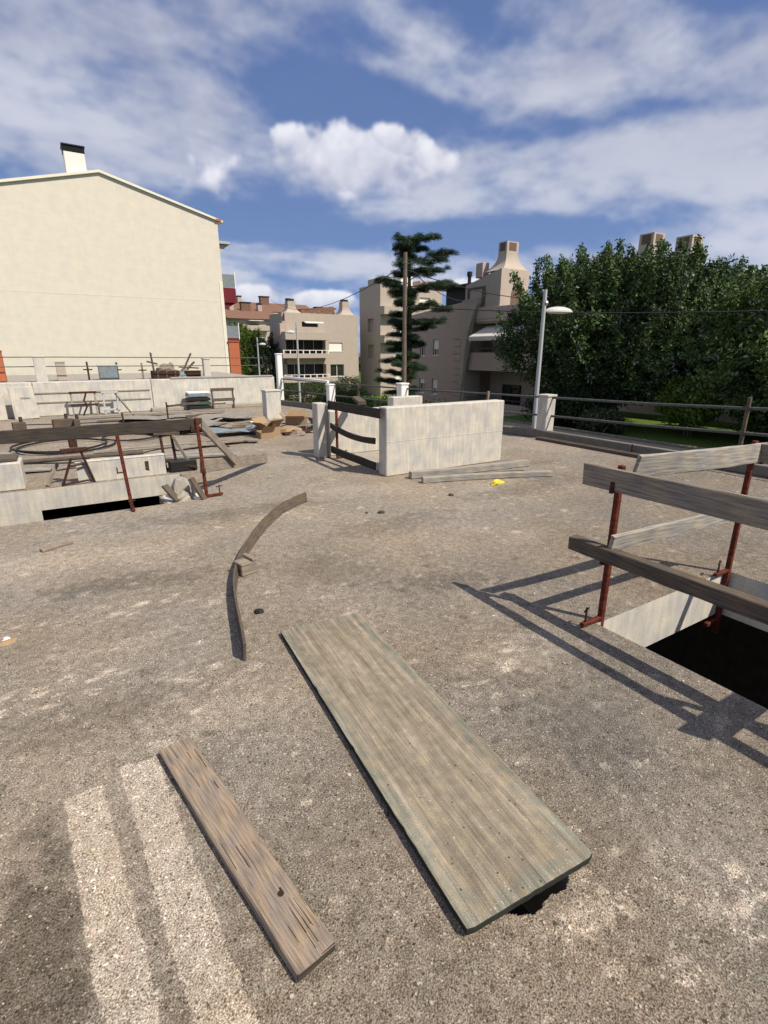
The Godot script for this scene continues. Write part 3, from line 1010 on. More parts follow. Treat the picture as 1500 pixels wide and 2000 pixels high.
func build_left():
	var X = Vector3.RIGHT
	var Z = Vector3(0, 0, 1)
	guard_post("red guard post at the right corner of the left-hand opening, its clamp on the deck", Vector3(1.24, 0.0, -5.95), 0.92, 0.1, X, [[0.78, -X], [0.30, Z]], 0.03)
	guard_post("thin red guard post in the middle of the left-hand opening's near edge", Vector3(0.45, 0.0, -5.955), 0.79, 0.15, Z, [[0.4, -X]], 0.05)
	board("guard_rail_board", "long dark board along the top of the guard at the left-hand opening", "guard board", Vector3(-2.2, 0.84, -5.97), Vector3(1.27, 0.85, -5.97), 0.125, 0.03, M.black_wood, 241)
	board("slanting_board", "grey board slanting down from the top of the corner guard post at the left", "board", Vector3(1.25, 0.86, -5.97), Vector3(1.78, 0.26, -6.57), 0.10, 0.028, M.grey_wood, 242)
	board("leaning_board", "grey plank leaning from the corner guard post down to the deck", "board", Vector3(1.22, 0.36, -6.0), Vector3(2.5, 0.085, -7.5), 0.15, 0.028, M.grey_wood, 243)
	var t = thing("cement_lump", "broken pale lump of old cement at the corner of the left-hand opening", "rubble", Vector3(1.02, -0.02, -6.2), 0.3)
	var st = begin()
	crumple(st, Vector3(0.16, 0.24, 0.15), 71)
	obj("lump", st, M.raw_concrete, t)
	st = begin()
	crumple(st, Vector3(0.14, 0.10, 0.10), 72, Vector3(-0.06, 0, 0.13))
	obj("lump", st, M.raw_concrete, t)
	board("offcut", "short dark offcut propped beside the cement lump", "offcut", Vector3(0.93, 0.0, -5.98), Vector3(0.82, 0.17, -6.10), 0.03, 0.09, M.dark_wood, 244)
	board("offcut", "broad dark offcut leaning on the corner guard post at the left", "offcut", Vector3(1.20, 0.0, -5.9), Vector3(1.10, 0.24, -6.0), 0.03, 0.08, M.dark_wood, 245)
	t = thing("ledge_slab", "pale slab ledge filling the right end of the left-hand opening under the cement lump", "ledge", Vector3(1.01, 0.0, -6.2))
	st = begin()
	box(st, Vector3(0, -0.10, 0.03), Vector3(0.40, 0.17, 0.46), 0.012)
	obj("slab", st, M.white_concrete, t)
	st = begin()
	box(st, Vector3(-0.21, -0.07, 0.0), Vector3(0.03, 0.1, 0.40), 0.004)
	obj("formwork_strip", st, M.grey_wood, t)
	# upstands on the far side of the opening
	t = thing("low_upstand", "low white concrete upstand on the far side of the left-hand opening", "concrete kerb", Vector3(0.0, 0.0, -7.6))
	st = begin()
	panel(st, Vector3(0, 0.002, 0.08), Vector3.RIGHT, Vector3.UP, Vector3(0, 0, 1), 1.06, 0.26, [[0.80, 0.06, 0.05, 0.14]], 0.1)
	box(st, Vector3(0.53, 0.126, -0.03), Vector3(1.06, 0.248, 0.01))
	box(st, Vector3(0.53, 0.266, 0.02), Vector3(1.08, 0.012, 0.13), 0.004)
	box(st, Vector3(0.005, 0.126, 0.03), Vector3(0.01, 0.25, 0.09))
	box(st, Vector3(1.056, 0.126, 0.03), Vector3(0.008, 0.25, 0.09))
	obj("kerb_wall", st, M.white_concrete, t)
	st = begin()
	box(st, Vector3(1.30, 0.08, -0.02), Vector3(0.36, 0.15, 0.2), 0.01)
	obj("dark_opening", st, M.rubber, t)  # solid black box painted for the darkness of an opening
	t = thing("white_upstand", "white concrete upstand block at the left edge beyond the left-hand opening", "concrete block", Vector3(-1.2, 0.0, -7.7))
	st = begin()
	box(st, Vector3(0, 0.17, 0), Vector3(1.26, 0.34, 0.4), 0.012)
	obj("block_body", st, M.white_concrete, t)
	st = begin()
	box(st, Vector3(0.0, 0.37, -0.02), Vector3(1.2, 0.05, 0.3), 0.01)
	obj("dark_capping", st, M.dark_wood, t)
	# posts and trestle pieces on the far side
	guard_post("left one of the pair of dark guard posts beyond the left-hand opening", Vector3(1.09, 0.0, -7.72), 0.52, 0.0, X, [], 0.05, "dark guard posts beyond the left-hand opening")
	guard_post("right one of the pair of dark guard posts beyond the left-hand opening", Vector3(1.24, 0.0, -7.72), 0.52, 0.0, X, [], 0.06, "dark guard posts beyond the left-hand opening")
	board("cross_piece", "short dark timber across the pair of guard posts beyond the left-hand opening", "board", Vector3(0.98, 0.545, -7.7), Vector3(1.32, 0.515, -7.7), 0.05, 0.05, M.dark_wood, 246)
	board("thin_prop", "thin grey strip slanting down from the pair of dark guard posts", "strip", Vector3(1.22, 0.50, -7.66), Vector3(1.42, 0.02, -7.55), 0.04, 0.02, M.grey_wood, 247)
	board("dark_bar", "dark bar lying low in front of the pair of guard posts", "bar", Vector3(1.08, 0.16, -7.62), Vector3(1.46, 0.05, -7.5), 0.035, 0.035, M.rust_steel, 248)
	t = thing("folding_trestle", "red steel trestle frame standing by the low white upstand at the left", "trestle", Vector3(-0.02, 0.0, -7.46), 0.15)
	for q in [[-0.16, 0.0, -0.02, 0.34], [0.20, 0.0, 0.10, 0.42]]:
		st = begin()
		tube(st, [Vector3(q[0], 0.0, 0), Vector3(q[2], q[3], 0)], 0.016, 6)
		obj("leg", st, M.rust_steel, t)
	st = begin()
	tube(st, [Vector3(-0.07, 0.24, 0), Vector3(0.15, 0.26, 0)], 0.013, 6)
	tube(st, [Vector3(-0.15, 0.02, 0), Vector3(0.19, 0.04, 0)], 0.013, 6)
	obj("cross_bar", st, M.rust_steel, t)
	st = begin()
	box(st, Vector3(0.03, 0.44, 0), Vector3(0.3, 0.05, 0.06), 0.005)
	obj("top_bar", st, M.rust_steel, t)
	st = begin()
	box(st, Vector3(0.03, 0.585, 0), Vector3(0.09, 0.22, 0.05), 0.005)
	obj("head", st, M.rust_steel, t)
	board("propped_strip", "grey strip leaning against the floor left of the red trestle", "strip", Vector3(-0.34, 0.02, -7.5), Vector3(-0.2, 0.26, -7.62), 0.05, 0.02, M.grey_wood, 249)
	# hoses and cables on the deck behind
	var hose = func(label, cu, cw, ru, rw, turns, rad, m, sd):
		var r = rng(sd)
		var pts = []
		for k in int(26 * turns) + 1:
			var a = TAU * k / 26.0
			var q = 1.0 + 0.12 * sin(a * 0.7 + sd)
			pts.append(W(cu + ru * q * cos(a), rad + 0.012 + 0.02 * float(k) / 26.0 + 0.006 * sin(a * 3.0), cw + rw * q * sin(a)))
		var s2 = begin()
		tube(s2, pts, rad, 7)
		return tag(obj("coiled_hose", s2, m), label, "hose", "hoses left on the deck")
	hose.call("large loop of black hose lying behind the left-hand opening", -0.1, -10.7, 0.72, 0.75, 1.8, 0.018, M.rubber, 1)
	hose.call("grey loop of hose next to the black hose behind the left-hand opening", 1.0, -11.2, 0.55, 0.5, 1.3, 0.015, M.dark_metal, 3)
	hose.call("smaller black loop of hose at the far left of the deck", -1.2, -9.6, 0.45, 0.5, 1.6, 0.016, M.rubber, 5)
	# flat sheets and scrap in the middle distance
	var wavy = func(called, label, u, w, su, sw, m, sd, lift):
		var s2 = begin()
		var nz = noise(sd, 0.9, 3)
		var grid = func(i, j):
			var x = (i / 12.0 - 0.5) * su
			var z = (j / 6.0 - 0.5) * sw
			return Vector3(x, 0.012 + lift * (0.5 + 0.5 * nz.get_noise_2d(x * 1.3 + sd, z * 1.3)) + 0.05 * absf(sin(x * 2.1 + sd)), z)
		for i in 12:
			for j in 6:
				poly_out(s2, [grid.call(i, j), grid.call(i + 1, j), grid.call(i + 1, j + 1), grid.call(i, j + 1)], Vector3.UP)
				poly_out(s2, [grid.call(i, j) - Vector3(0, 0.006, 0), grid.call(i + 1, j) - Vector3(0, 0.006, 0), grid.call(i + 1, j + 1) - Vector3(0, 0.006, 0), grid.call(i, j + 1) - Vector3(0, 0.006, 0)], Vector3.DOWN)
		var o = obj(called, s2, m)
		o.position = W(u, 0, w)
		o.rotation.y = TURN + 0.3 * sin(sd)
		return tag(o, label, "sheet", "sheets lying in the middle of the deck")
	wavy.call("sheet", "pale buckled sheet nearest to the corner guard post at the left", 2.2, -11.6, 1.7, 0.9, M.sheet, 1, 0.16)
	wavy.call("sheet", "grey buckled sheet behind the pale one, left of the cardboard", 3.0, -12.9, 1.9, 0.9, M.sheet, 2, 0.14)
	wavy.call("sheet", "dark crumpled sheet just left of the cardboard boxes", 2.9, -10.6, 1.1, 0.6, M.blue_sheet, 3, 0.12)
	wavy.call("sheet", "long white sheet far back before the parapet", 2.3, -13.9, 2.4, 0.7, M.sheet, 4, 0.07)
	wavy.call("sheet", "whitish sheet on the deck left of the buckled grey one", 0.9, -12.6, 1.6, 0.8, M.sheet, 7, 0.06)
	var r = rng(77)
	for k in 16:
		var u = r.randf_range(2.4, 3.9)
		var w = r.randf_range(-12.2, -10.5)
		var a = r.randf_range(-0.5, 0.6)
		var l = r.randf_range(0.35, 0.9)
		board("scrap_strip", ["grey wooden", "pale wooden", "bluish sheet-metal", "dark wooden"][k % 4] + " scrap strip " + ["at the near left", "at the near right", "at the back left", "at the back right"][(1 if u > 3.1 else 0) + (2 if w < -11.3 else 0)] + " of the loose heap left of the cardboard", "scrap strip", Vector3(u, 0.03 + 0.012 * (k % 5), w), Vector3(u + l * cos(a), 0.04 + r.randf_range(0, 0.16), w + l * sin(a)), 0.016, r.randf_range(0.04, 0.12), [M.grey_wood, M.pale_wood, M.blue_sheet, M.dark_wood][k % 4], 300 + k, "heap of scrap strips")
	var mid = [[-0.9, -9.4, 1.9, 0.05, "dark_wood"], [-1.6, -11.8, 2.2, -0.1, "grey_wood"], [0.2, -9.0, 1.6, 0.15, "pale_wood"], [0.6, -14.2, 2.4, 0.02, "dark_wood"], [-1.4, -13.2, 2.0, 0.04, "dark_wood"]]
	var names = ["dark plank lying on the deck beyond the white upstand at the left", "grey plank on the deck behind the hose loops", "pale plank on the deck just beyond the low white upstand", "dark plank far back in front of the parapet trestles", "dark plank at the far left before the parapet"]
	for k in mid.size():
		var q = mid[k]
		board("loose_plank", names[k], "plank", Vector3(q[0], 0.03, q[1]), Vector3(q[0] + q[2] * cos(q[3]), 0.03, q[1] + q[2] * sin(q[3])), 0.03, 0.16, M[q[4]], 330 + k, "loose planks on the far deck")
	# grey planks, battens and cables strewn over the left part of the deck
	var lie = [["broad pale", -1.8, -8.7, 1.5, 0.10, 0.18], ["narrow grey", -0.3, -8.5, 1.2, -0.30, 0.07], ["pale", 0.9, -8.6, 1.4, 0.25, 0.13], ["grey", 1.5, -9.3, 1.3, -0.15, 0.16], ["thin pale", 0.3, -9.7, 1.8, 0.05, 0.06], ["broad grey", 1.9, -9.9, 1.2, 0.45, 0.20], ["long pale", -1.0, -12.4, 2.6, 0.02, 0.15], ["short grey", 1.4, -12.2, 0.9, -0.5, 0.14], ["long grey", 0.0, -15.1, 3.0, 0.0, 0.14], ["weathered", 1.6, -14.9, 2.2, 0.06, 0.18], ["split grey", -2.0, -10.6, 1.3, 0.5, 0.12], ["slim grey", 0.2, -11.9, 1.6, -0.12, 0.08]]
	var lw = ["at the very left just beyond the white upstand", "pointing at the pair of dark guard posts", "beyond the pair of dark guard posts", "behind the slanting board", "alongside the large hose loop", "before the dark crumpled sheet", "beyond the hose loops at the left", "next to the pale buckled sheet", "in front of the braced frame by the parapet", "in front of the green trays", "by the smaller hose loop", "between the hose loops and the whitish sheet"]
	for k in lie.size():
		var q = lie[k]
		board("loose_plank", q[0] + " plank lying flat " + lw[k], "plank", Vector3(q[1], 0.02 + 0.004 * k, q[2]), Vector3(q[1] + q[3] * cos(q[4]), 0.03 + 0.004 * k, q[2] + q[3] * sin(q[4])), 0.026, q[5], [M.pale_wood, M.grey_wood][k % 2], 400 + k, "loose planks on the far deck", -0.02)
	var cab = [["thin black cable snaking behind the left-hand opening", [[-2.0, -9.0], [-0.8, -9.3], [0.4, -8.9], [1.4, -9.6], [2.4, -9.2]]], ["thin black cable running from the sheets to the hose loops", [[3.2, -11.6], [2.2, -11.0], [1.2, -11.6], [0.2, -12.6], [-1.4, -12.0]]], ["grey cable lying before the parapet frames", [[-1.0, -14.6], [0.6, -14.2], [2.0, -14.7], [3.4, -14.1]]]]
	for q in cab:
		var cv = Curve3D.new()
		for k in q[1].size():
			var pa = q[1][max(0, k - 1)]
			var pb = q[1][min(q[1].size() - 1, k + 1)]
			var d = (W(pb[0], 0, pb[1]) - W(pa[0], 0, pa[1])) / 6.0
			cv.add_point(W(q[1][k][0], 0.012, q[1][k][1]), -d, d)
		var cp = []
		for k in 41:
			cp.append(cv.sample_baked(cv.get_baked_length() * k / 40.0, true))
		st = begin()
		tube(st, cp, 0.010, 5)
		tag(obj("cable", st, M.rubber), q[0], "cable", "cables on the deck")
	# cardboard
	box_card("open brown cardboard box with its flaps up, left of the heap", 3.45, -10.15, Vector3(0.40, 0.22, 0.30), 0.5, 1)
	box_card("squashed tan cardboard box leaning over behind the open one", 4.25, -10.6, Vector3(0.42, 0.26, 0.3), -0.5, 2)
	box_card("low torn cardboard tray at the right end of the heap", 4.85, -10.5, Vector3(0.42, 0.13, 0.34), 0.2, 3)
	box_card("flat brown box at the near left end of the cardboard heap", 3.28, -9.85, Vector3(0.26, 0.12, 0.2), 0.1, 4)
	for q in [["crumpled sheet of brown cardboard lying across the boxes", 3.95, -10.3, 0.36, 0.13, 0.26, 85, "tan_card"], ["flattened tan cardboard in front of the tray", 4.6, -10.15, 0.36, 0.07, 0.26, 86, "tan_card"], ["dark brown torn cardboard between the boxes", 4.0, -9.95, 0.30, 0.10, 0.18, 87, "brown_wood"], ["crushed cardboard at the right end of the heap", 5.1, -10.75, 0.28, 0.09, 0.2, 88, "brown_wood"]]:
		st = begin()
		crumple(st, Vector3(q[3], q[4], q[5]), q[6])
		var cd = obj("torn_cardboard", st, M[q[7]])
		cd.position = W(q[1], 0.0, q[2])
		cd.rotation.y = q[6]
		tag(cd, q[0], "cardboard", "torn cardboard in the heap")
	board("rusty_plate", "rusty brown board lying under the cardboard boxes", "board", Vector3(3.7, 0.03, -9.95), Vector3(4.9, 0.05, -10.15), 0.05, 0.12, M.rust_steel, 340)
	t = thing("white_tub", "small white tub between the pillar and the cardboard", "tub", Vector3(3.4, 0.0, -10.75))
	st = begin()
	tube(st, [Vector3.ZERO, Vector3(0, 0.2, 0)], 0.10, 12, 0.12)
	obj("tub_body", st, M.white_paint, t)
	st = begin()
	tube(st, [Vector3(0, 0.2, 0), Vector3(0, 0.215, 0)], 0.126, 12)
	obj("rim", st, M.white_paint, t)

func box_card(label, u, w, s, yaw, sd):
	var t = thing("cardboard_box", label, "cardboard box", Vector3(u, 0.0, w), yaw, "cardboard boxes on the deck")
	var r = rng(sd)
	var th = 0.012
	for q in [["side", Vector3(s.x / 2, s.y / 2, 0), Vector3(th, s.y, s.z)], ["side", Vector3(-s.x / 2, s.y / 2, 0), Vector3(th, s.y, s.z)], ["side", Vector3(0, s.y / 2, s.z / 2), Vector3(s.x - th, s.y, th)], ["side", Vector3(0, s.y / 2, -s.z / 2), Vector3(s.x - th, s.y, th)], ["bottom", Vector3(0, 0.01, 0), Vector3(s.x - th, 0.01, s.z - th)]]:
		var st = begin()
		box(st, q[1], q[2], 0.002)
		obj(q[0], st, M.tan_card, t)
	for k in 4:
		var st = begin()
		var a = r.randf_range(0.2, 1.2)
		var d = [Vector3.RIGHT, Vector3.LEFT, Vector3(0, 0, 1), Vector3(0, 0, -1)][k]
		var len = (s.z if k < 2 else s.x) - 0.02
		var e = Vector3(d.x * (s.x / 2 + 0.008), s.y, d.z * (s.z / 2 + 0.008))
		var f = d * cos(a) * 0.16 + Vector3.UP * sin(a) * 0.16
		var side = Vector3.UP.cross(d) * len / 2
		var up = (f.cross(side)).normalized() * 0.004
		for sg in [1.0, -1.0]:
			poly_out(st, [e - side + up * sg, e + side + up * sg, e + side + f + up * sg, e - side + f + up * sg], up * sg)
		obj("flap", st, M.tan_card, t)

# ------------------------------------------------------------------ edges of the deck
func build_edges():
	var Z = Vector3(0, 0, 1)
	var t = thing("parapet", "long white concrete parapet wall along the far end of the deck", "parapet", Vector3(-3.0, 0.0, -16.5))
	var st = begin()
	var joints = [-9.0, -4.6, -1.1, 2.35, 5.2, 8.9]
	for k in 5:
		var a = joints[k] + 0.006
		var b = joints[k + 1] - 0.006
		st = begin()
		box(st, Vector3((a + b) / 2, 0.44, 0.0), Vector3(b - a, 0.88, 0.2), 0.012)
		obj("wall_panel", st, M.pale_wall, t)
	st = begin()
	box(st, Vector3(7.3, 0.905, 0), Vector3(3.1, 0.045, 0.23), 0.008)
	obj("coping", st, M.raw_concrete, t)
	st = begin()
	box(st, Vector3(6.9, 0.05, 0.3), Vector3(3.6, 0.10, 0.30), 0.01)
	obj("kerb", st, M.raw_concrete, t)
	st = begin()
	box(st, Vector3(3.6, 0.36, 0.112), Vector3(3.1, 0.035, 0.02), 0.004)
	box(st, Vector3(3.6, 0.60, 0.112), Vector3(3.1, 0.035, 0.02), 0.004)
	obj("joint_rib", st, M.raw_concrete, t)
	# the taller white post at the corner, and the pillars along the street side
	pillar("tall white post at the far right corner of the parapet", Vector3(6.08, 0.0, -16.4), 0.17, 0.17, 1.56, "concrete post", M.white_paint)
	pillar("pale square pillar behind the cardboard boxes, before the parapet", Vector3(4.42, 0.0, -12.6), 0.38, 0.30, 0.70, "concrete pillar", M.pale_wall)
	var s = Vector2(8.0 - 5.98, 9.4).normalized()
	pillar("small white pillar on the street edge, just right of the tall corner post", Vector3(6.62, 0.0, -13.75), 0.20, 0.20, 0.72, "concrete pillar", M.white_paint, "pillars along the street edge")
	pillar("small white pillar on the street edge, seen over the stair head", Vector3(7.22, 0.0, -10.9), 0.22, 0.22, 0.86, "concrete pillar", M.white_paint, "pillars along the street edge")
	pillar("white pillar with shaded side on the street edge beside the lamp post", Vector3(8.03, 0.0, -7.02), 0.24, 0.24, 0.80, "concrete pillar", M.white_concrete, "pillars along the street edge")
	# low kerb and pipe rails along the street edge
	t = thing("edge_kerb", "low dark concrete kerb along the street edge of the deck", "kerb", Vector3(8.0, 0.0, -7.0))
	st = begin()
	box(st, Vector3(-0.02, 0.075, 5.4), Vector3(0.16, 0.15, 10.8), 0.012)
	obj("kerb_run", st, M.kerb_concrete, t)
	st = begin()
	box(st, Vector3(0, 0, -4.75), Vector3(0.16, 0.15, 9.5), 0.012, Transform3D(Basis(Vector3.UP, atan2(2.02, 9.4)), Vector3(-0.02, 0.075, 0)))
	obj("kerb_run", st, M.kerb_concrete, t)
	board("edge_board", "dark weathered plank lying inside the street kerb right of the lamp post", "plank", Vector3(7.74, 0.03, -6.9), Vector3(7.72, 0.03, -4.3), 0.05, 0.14, M.dark_wood, 351)
	for q in [["upper pipe rail along the street edge right of the lamp post", 0.78, 0.94], ["lower pipe rail along the street edge right of the lamp post", 0.43, 0.60]]:
		st = begin()
		tube(st, [W(8.05, q[1], -6.95), W(8.05, lerpf(q[1], q[2], 0.38) - 0.02, -4.9), W(8.05, lerpf(q[1], q[2], 0.75) - 0.01, -3.0), W(8.05, q[2] + 0.05, 1.0)], 0.022, 8)
		tag(obj("pipe_rail", st, M.rail_pipe), q[0], "rail", "pipe rails along the street edge")
	for q in [["upper pipe rail along the street edge behind the stair head", 0.78], ["lower pipe rail along the street edge behind the stair head", 0.43]]:
		st = begin()
		tube(st, [W(6.1, q[1] + 0.03, -16.3), W(6.7, q[1], -13.75), W(7.26, q[1] - 0.02, -10.9), W(8.03, q[1], -7.0)], 0.02, 8)
		tag(obj("pipe_rail", st, M.rail_pipe), q[0], "rail", "pipe rails along the street edge")
	var k = 0
	var where = ["of the far kerb, between the corner post and first small pillar", "just right of the first small pillar on the street edge", "by the stair head's right end", "right of the lamp post among the pipe rails"]
	for q in [[6.32, -15.0, 0.75], [6.9, -12.6, 0.78], [7.72, -8.35, 0.83], [8.05, -3.5, 1.02]]:
		t = thing("rail_post", "thin brown rail post " + where[k], "rail post", Vector3(q[0], 0.0, q[1]), 0.0, "rail posts on the street edge")
		st = begin()
		box(st, Vector3(0, q[2] / 2, 0), Vector3(0.045, q[2], 0.045), 0.005)
		obj("upright", st, M.dark_wood if k != 2 else M.brown_wood, t)
		st = begin()
		box(st, Vector3(0, 0.165, 0), Vector3(0.12, 0.012, 0.12), 0.002)
		obj("foot_plate", st, M.rust_steel, t)
		k += 1
	st = begin()
	tube(st, [W(7.86, 0.0, -5.0), W(7.86, 0.17, -5.0)], 0.014, 6)
	tag(obj("steel_stub", st, M.rust_steel), "short rusty steel bar sticking up by the street kerb", "steel bar")
	board("edge_beam", "white beam on the deck edge between the tall corner post and first pillar", "beam", Vector3(6.16, 0.87, -16.2), Vector3(6.62, 0.81, -13.9), 0.07, 0.07, M.white_paint, 352)
	# things leaning on the parapet
	trestle("square timber frame with a cross brace leaning on the parapet at the left", Vector3(0.17, 0.0, -16.1), 0.56, 0.62, M.rust_steel, 1)
	trestle("narrow grey frame leaning on the parapet next to the braced timber frame", Vector3(0.92, 0.0, -16.1), 0.34, 0.60, M.grey_paint, 2)
	trestle("dark two-bar trestle standing before the parapet left of the pillar", Vector3(3.80, 0.0, -16.0), 0.62, 0.58, M.dark_wood, 3)
	board("leaning_bar", "grey bar leaning from the narrow frame down to the deck", "bar", Vector3(1.22, 0.55, -16.2), Vector3(1.52, 0.02, -15.2), 0.05, 0.03, M.grey_wood, 353)
	t = thing("pallet_stack", "stack of dark green trays against the parapet", "tray stack", Vector3(3.38, 0.0, -16.05))
	for j in 4:
		st = begin()
		box(st, Vector3(0.012 * (j % 2), 0.08 + 0.115 * j, 0), Vector3(0.64, 0.085, 0.42), 0.012)
		obj("tray", st, [M.rubber, M.green_plastic, M.rubber, M.blue_sheet][j], t)
	st = begin()
	box(st, Vector3(0, 0.02, 0), Vector3(0.6, 0.03, 0.4), 0.004)
	obj("base_board", st, M.grey_wood, t)
	st = begin()
	box(st, Vector3(0, 0.50, 0.0), Vector3(0.6, 0.05, 0.40), 0.012)
	obj("white_lid", st, M.white_paint, t)
	for q in [["tall white panel leaning on the parapet at the far left", -0.86, 0.52, 0.80, 0.04], ["white panel standing left of the tall one at the far left", -1.62, 0.7, 0.62, 0.0]]:
		t = thing("leaning_slab", q[0], "panel", Vector3(q[1], 0.0, -15.95), 0.0, "white panels at the far left")
		st = begin()
		box(st, Vector3(0, q[3] / 2, 0), Vector3(q[2], q[3], 0.1), 0.01, Transform3D(Basis(Vector3.RIGHT, -0.1) * Basis(Vector3(0, 0, 1), q[4]), Vector3.ZERO))
		obj("slab", st, M.white_concrete, t)
		st = begin()
		box(st, Vector3(0.04, q[3] * 0.66, 0.0), Vector3(0.2, 0.04, 0.012), 0.002, Transform3D(Basis(Vector3.RIGHT, -0.1), Vector3(0, 0, 0.056)))
		obj("slot", st, M.raw_concrete, t)
	for q in [["dark timber offcuts on the deck right of the tall white panel", -0.1, -13.6, 0.4], ["dark timber block left of the offcuts, before the white panels", -0.9, -13.4, 0.24], ["dark upright stub right of the offcuts in the left distance", 0.16, -13.4, 0.12]]:
		t = thing("timber_stub", q[0], "timber", Vector3(q[1], 0.0, q[2]), 0.2, "dark timber pieces in the left distance")
		st = begin()
		box(st, Vector3(0, 0.10, 0), Vector3(q[3], 0.2, 0.14), 0.01)
		obj("block", st, M.dark_wood, t)
		st = begin()
		box(st, Vector3(q[3] * 0.2, 0.25, 0), Vector3(0.06, 0.12, 0.06), 0.006)
		obj("peg", st, M.black_wood, t)
	guard_post("dark guard post standing alone in front of the braced frame by the parapet", Vector3(1.0, 0.0, -12.0), 0.42, 0.0, Vector3(1, 0, 0), [], 0.05, "dark guard posts in the left distance")
	guard_post("dark guard post before the stack of green trays", Vector3(2.05, 0.0, -13.2), 0.5, 0.0, Vector3(1, 0, 0), [], 0.0, "dark guard posts in the left distance")
	board("cross_piece", "dark bar from the guard post to the stack of green trays", "bar", Vector3(2.08, 0.40, -13.2), Vector3(2.9, 0.42, -13.6), 0.05, 0.05, M.dark_wood, 354)
	board("cross_piece", "low dark bar beneath the bar before the green trays", "bar", Vector3(2.45, 0.14, -13.1), Vector3(2.95, 0.14, -13.25), 0.07, 0.05, M.dark_wood, 355)
	# the neighbour's terrace behind the parapet, level with its top
	t = thing("terrace", "neighbouring terrace behind the parapet, under the cream gable wall", "terrace", Vector3(-3.0, 0.0, -20.0))
	st = begin()
	box(st, Vector3(-0.1, 0.36, 0), Vector3(17.8, 0.96, 6.78), 0.01)
	obj("terrace_slab", st, M.raw_concrete, t)
	st = begin()
	box(st, Vector3(-0.1, -1.8, -0.01), Vector3(17.7, 3.3, 6.7), 0.0)
	obj("terrace_wall", st, M.pale_wall, t)
	for q in [["upper wire rail on the terrace behind the parapet", 1.50, 1.45], ["lower wire rail on the terrace behind the parapet", 1.25, 1.21]]:
		st = begin()
		tube(st, [W(-9.0, q[1] + 0.03, -17.5), W(-4.0, q[1], -17.5), W(0.0, q[1], -17.5), W(5.9, q[2], -17.5)], 0.014, 6)
		tag(obj("wire_rail", st, M.rail_pipe), q[0], "rail", "wire rails on the terrace")
	for q in [["grey-white pillar on the terrace at the left", -0.42, -17.3, 0.26, 0.66, "pale_wall"], ["beige pillar on the terrace right of the grey-white one", 0.06, -18.0, 0.24, 0.50, "beige_render"], ["pale short pillar on the terrace right of the junk", 3.98, -17.2, 0.2, 0.58, "pale_wall"]]:
		pillar(q[0], Vector3(q[1], 0.84, q[2]), q[3], q[3], q[4], "pillar", M[q[5]], "pillars on the terrace")
	for q in [["thin brown post on the terrace left of the grey panel", 0.74, 0.52, "rust_steel"], ["short brown post on the terrace left of the junk heap", 2.22, 0.48, "brown_wood"], ["thin brown post on the terrace behind the grey panel", 1.52, 0.5, "rust_steel"]]:
		t = thing("terrace_post", q[0], "post", Vector3(q[1], 0.84, -18.0), 0.0, "thin posts on the terrace")
		st = begin()
		box(st, Vector3(0, q[2] / 2, 0), Vector3(0.05, q[2], 0.05), 0.005)
		obj("upright", st, M[q[3]], t)
		st = begin()
		box(st, Vector3(0, q[2] - 0.22, 0.03), Vector3(0.24, 0.035, 0.02), 0.003)
		obj("cross_bar", st, M.rust_steel, t)
	t = thing("grey_panel", "grey sheet-metal box standing on the terrace", "metal box", Vector3(1.27, 0.84, -18.1))
	st = begin()
	box(st, Vector3(0, 0.20, 0), Vector3(0.5, 0.40, 0.3), 0.012)
	obj("box_body", st, M.blue_sheet, t)
	st = begin()
	box(st, Vector3(0, 0.415, 0), Vector3(0.54, 0.03, 0.34), 0.006)
	obj("lid", st, M.grey_paint, t)
	pillar("terracotta brick pier on the terrace at the left edge of the view", Vector3(-1.52, 0.84, -18.0), 0.5, 0.4, 0.80, "brick pier", M.terracotta)
	# heap of junk on the terrace
	t = thing("rusty_crate", "rusty long box in the junk heap on the terrace", "crate", Vector3(2.86, 0.84, -17.9), 0.03)
	st = begin()
	box(st, Vector3(0, 0.12, 0), Vector3(0.8, 0.24, 0.4), 0.012)
	obj("crate_body", st, M.rust_steel, t)
	for j in 3:
		st = begin()
		box(st, Vector3(-0.26 + 0.26 * j, 0.12, 0.21), Vector3(0.05, 0.22, 0.02), 0.004)
		obj("slat", st, M.dark_wood, t)
	t = thing("rusty_crate", "reddish box at the right end of the junk heap on the terrace", "crate", Vector3(3.68, 0.84, -17.9))
	st = begin()
	box(st, Vector3(0, 0.10, 0), Vector3(0.46, 0.2, 0.36), 0.012)
	obj("crate_body", st, M.rust_steel, t)
	st = begin()
	box(st, Vector3(0, 0.21, 0), Vector3(0.5, 0.03, 0.4), 0.006)
	obj("lid", st, M.rust_steel, t)
	t = thing("sack", "grey sack slumped on the rusty box in the junk heap", "sack", Vector3(2.92, 1.08, -17.95))
	st = begin()
	crumple(st, Vector3(0.34, 0.2, 0.2), 81)
	obj("sack_body", st, M.grey_wood, t)
	st = begin()
	crumple(st, Vector3(0.1, 0.1, 0.09), 82, Vector3(0.14, 0.14, 0))
	obj("neck", st, M.grey_wood, t)
	t = thing("tarpaulin", "dark tarpaulin bundle between the two rusty boxes on the terrace", "tarpaulin", Vector3(3.34, 0.84, -17.85))
	st = begin()
	crumple(st, Vector3(0.24, 0.2, 0.2), 83)
	obj("bundle", st, M.blue_sheet, t)
	st = begin()
	crumple(st, Vector3(0.16, 0.32, 0.14), 84, Vector3(0.12, 0, -0.1))
	obj("fold", st, M.sheet, t)
	var br = [[2.54, 0.84, 2.50, 1.62, 0.06], [2.36, 1.36, 2.66, 1.28, 0.05], [3.36, 0.98, 3.70, 1.60, 0.05], [3.46, 1.02, 3.78, 1.34, 0.06], [3.3, 1.18, 3.9, 1.14, 0.04]]
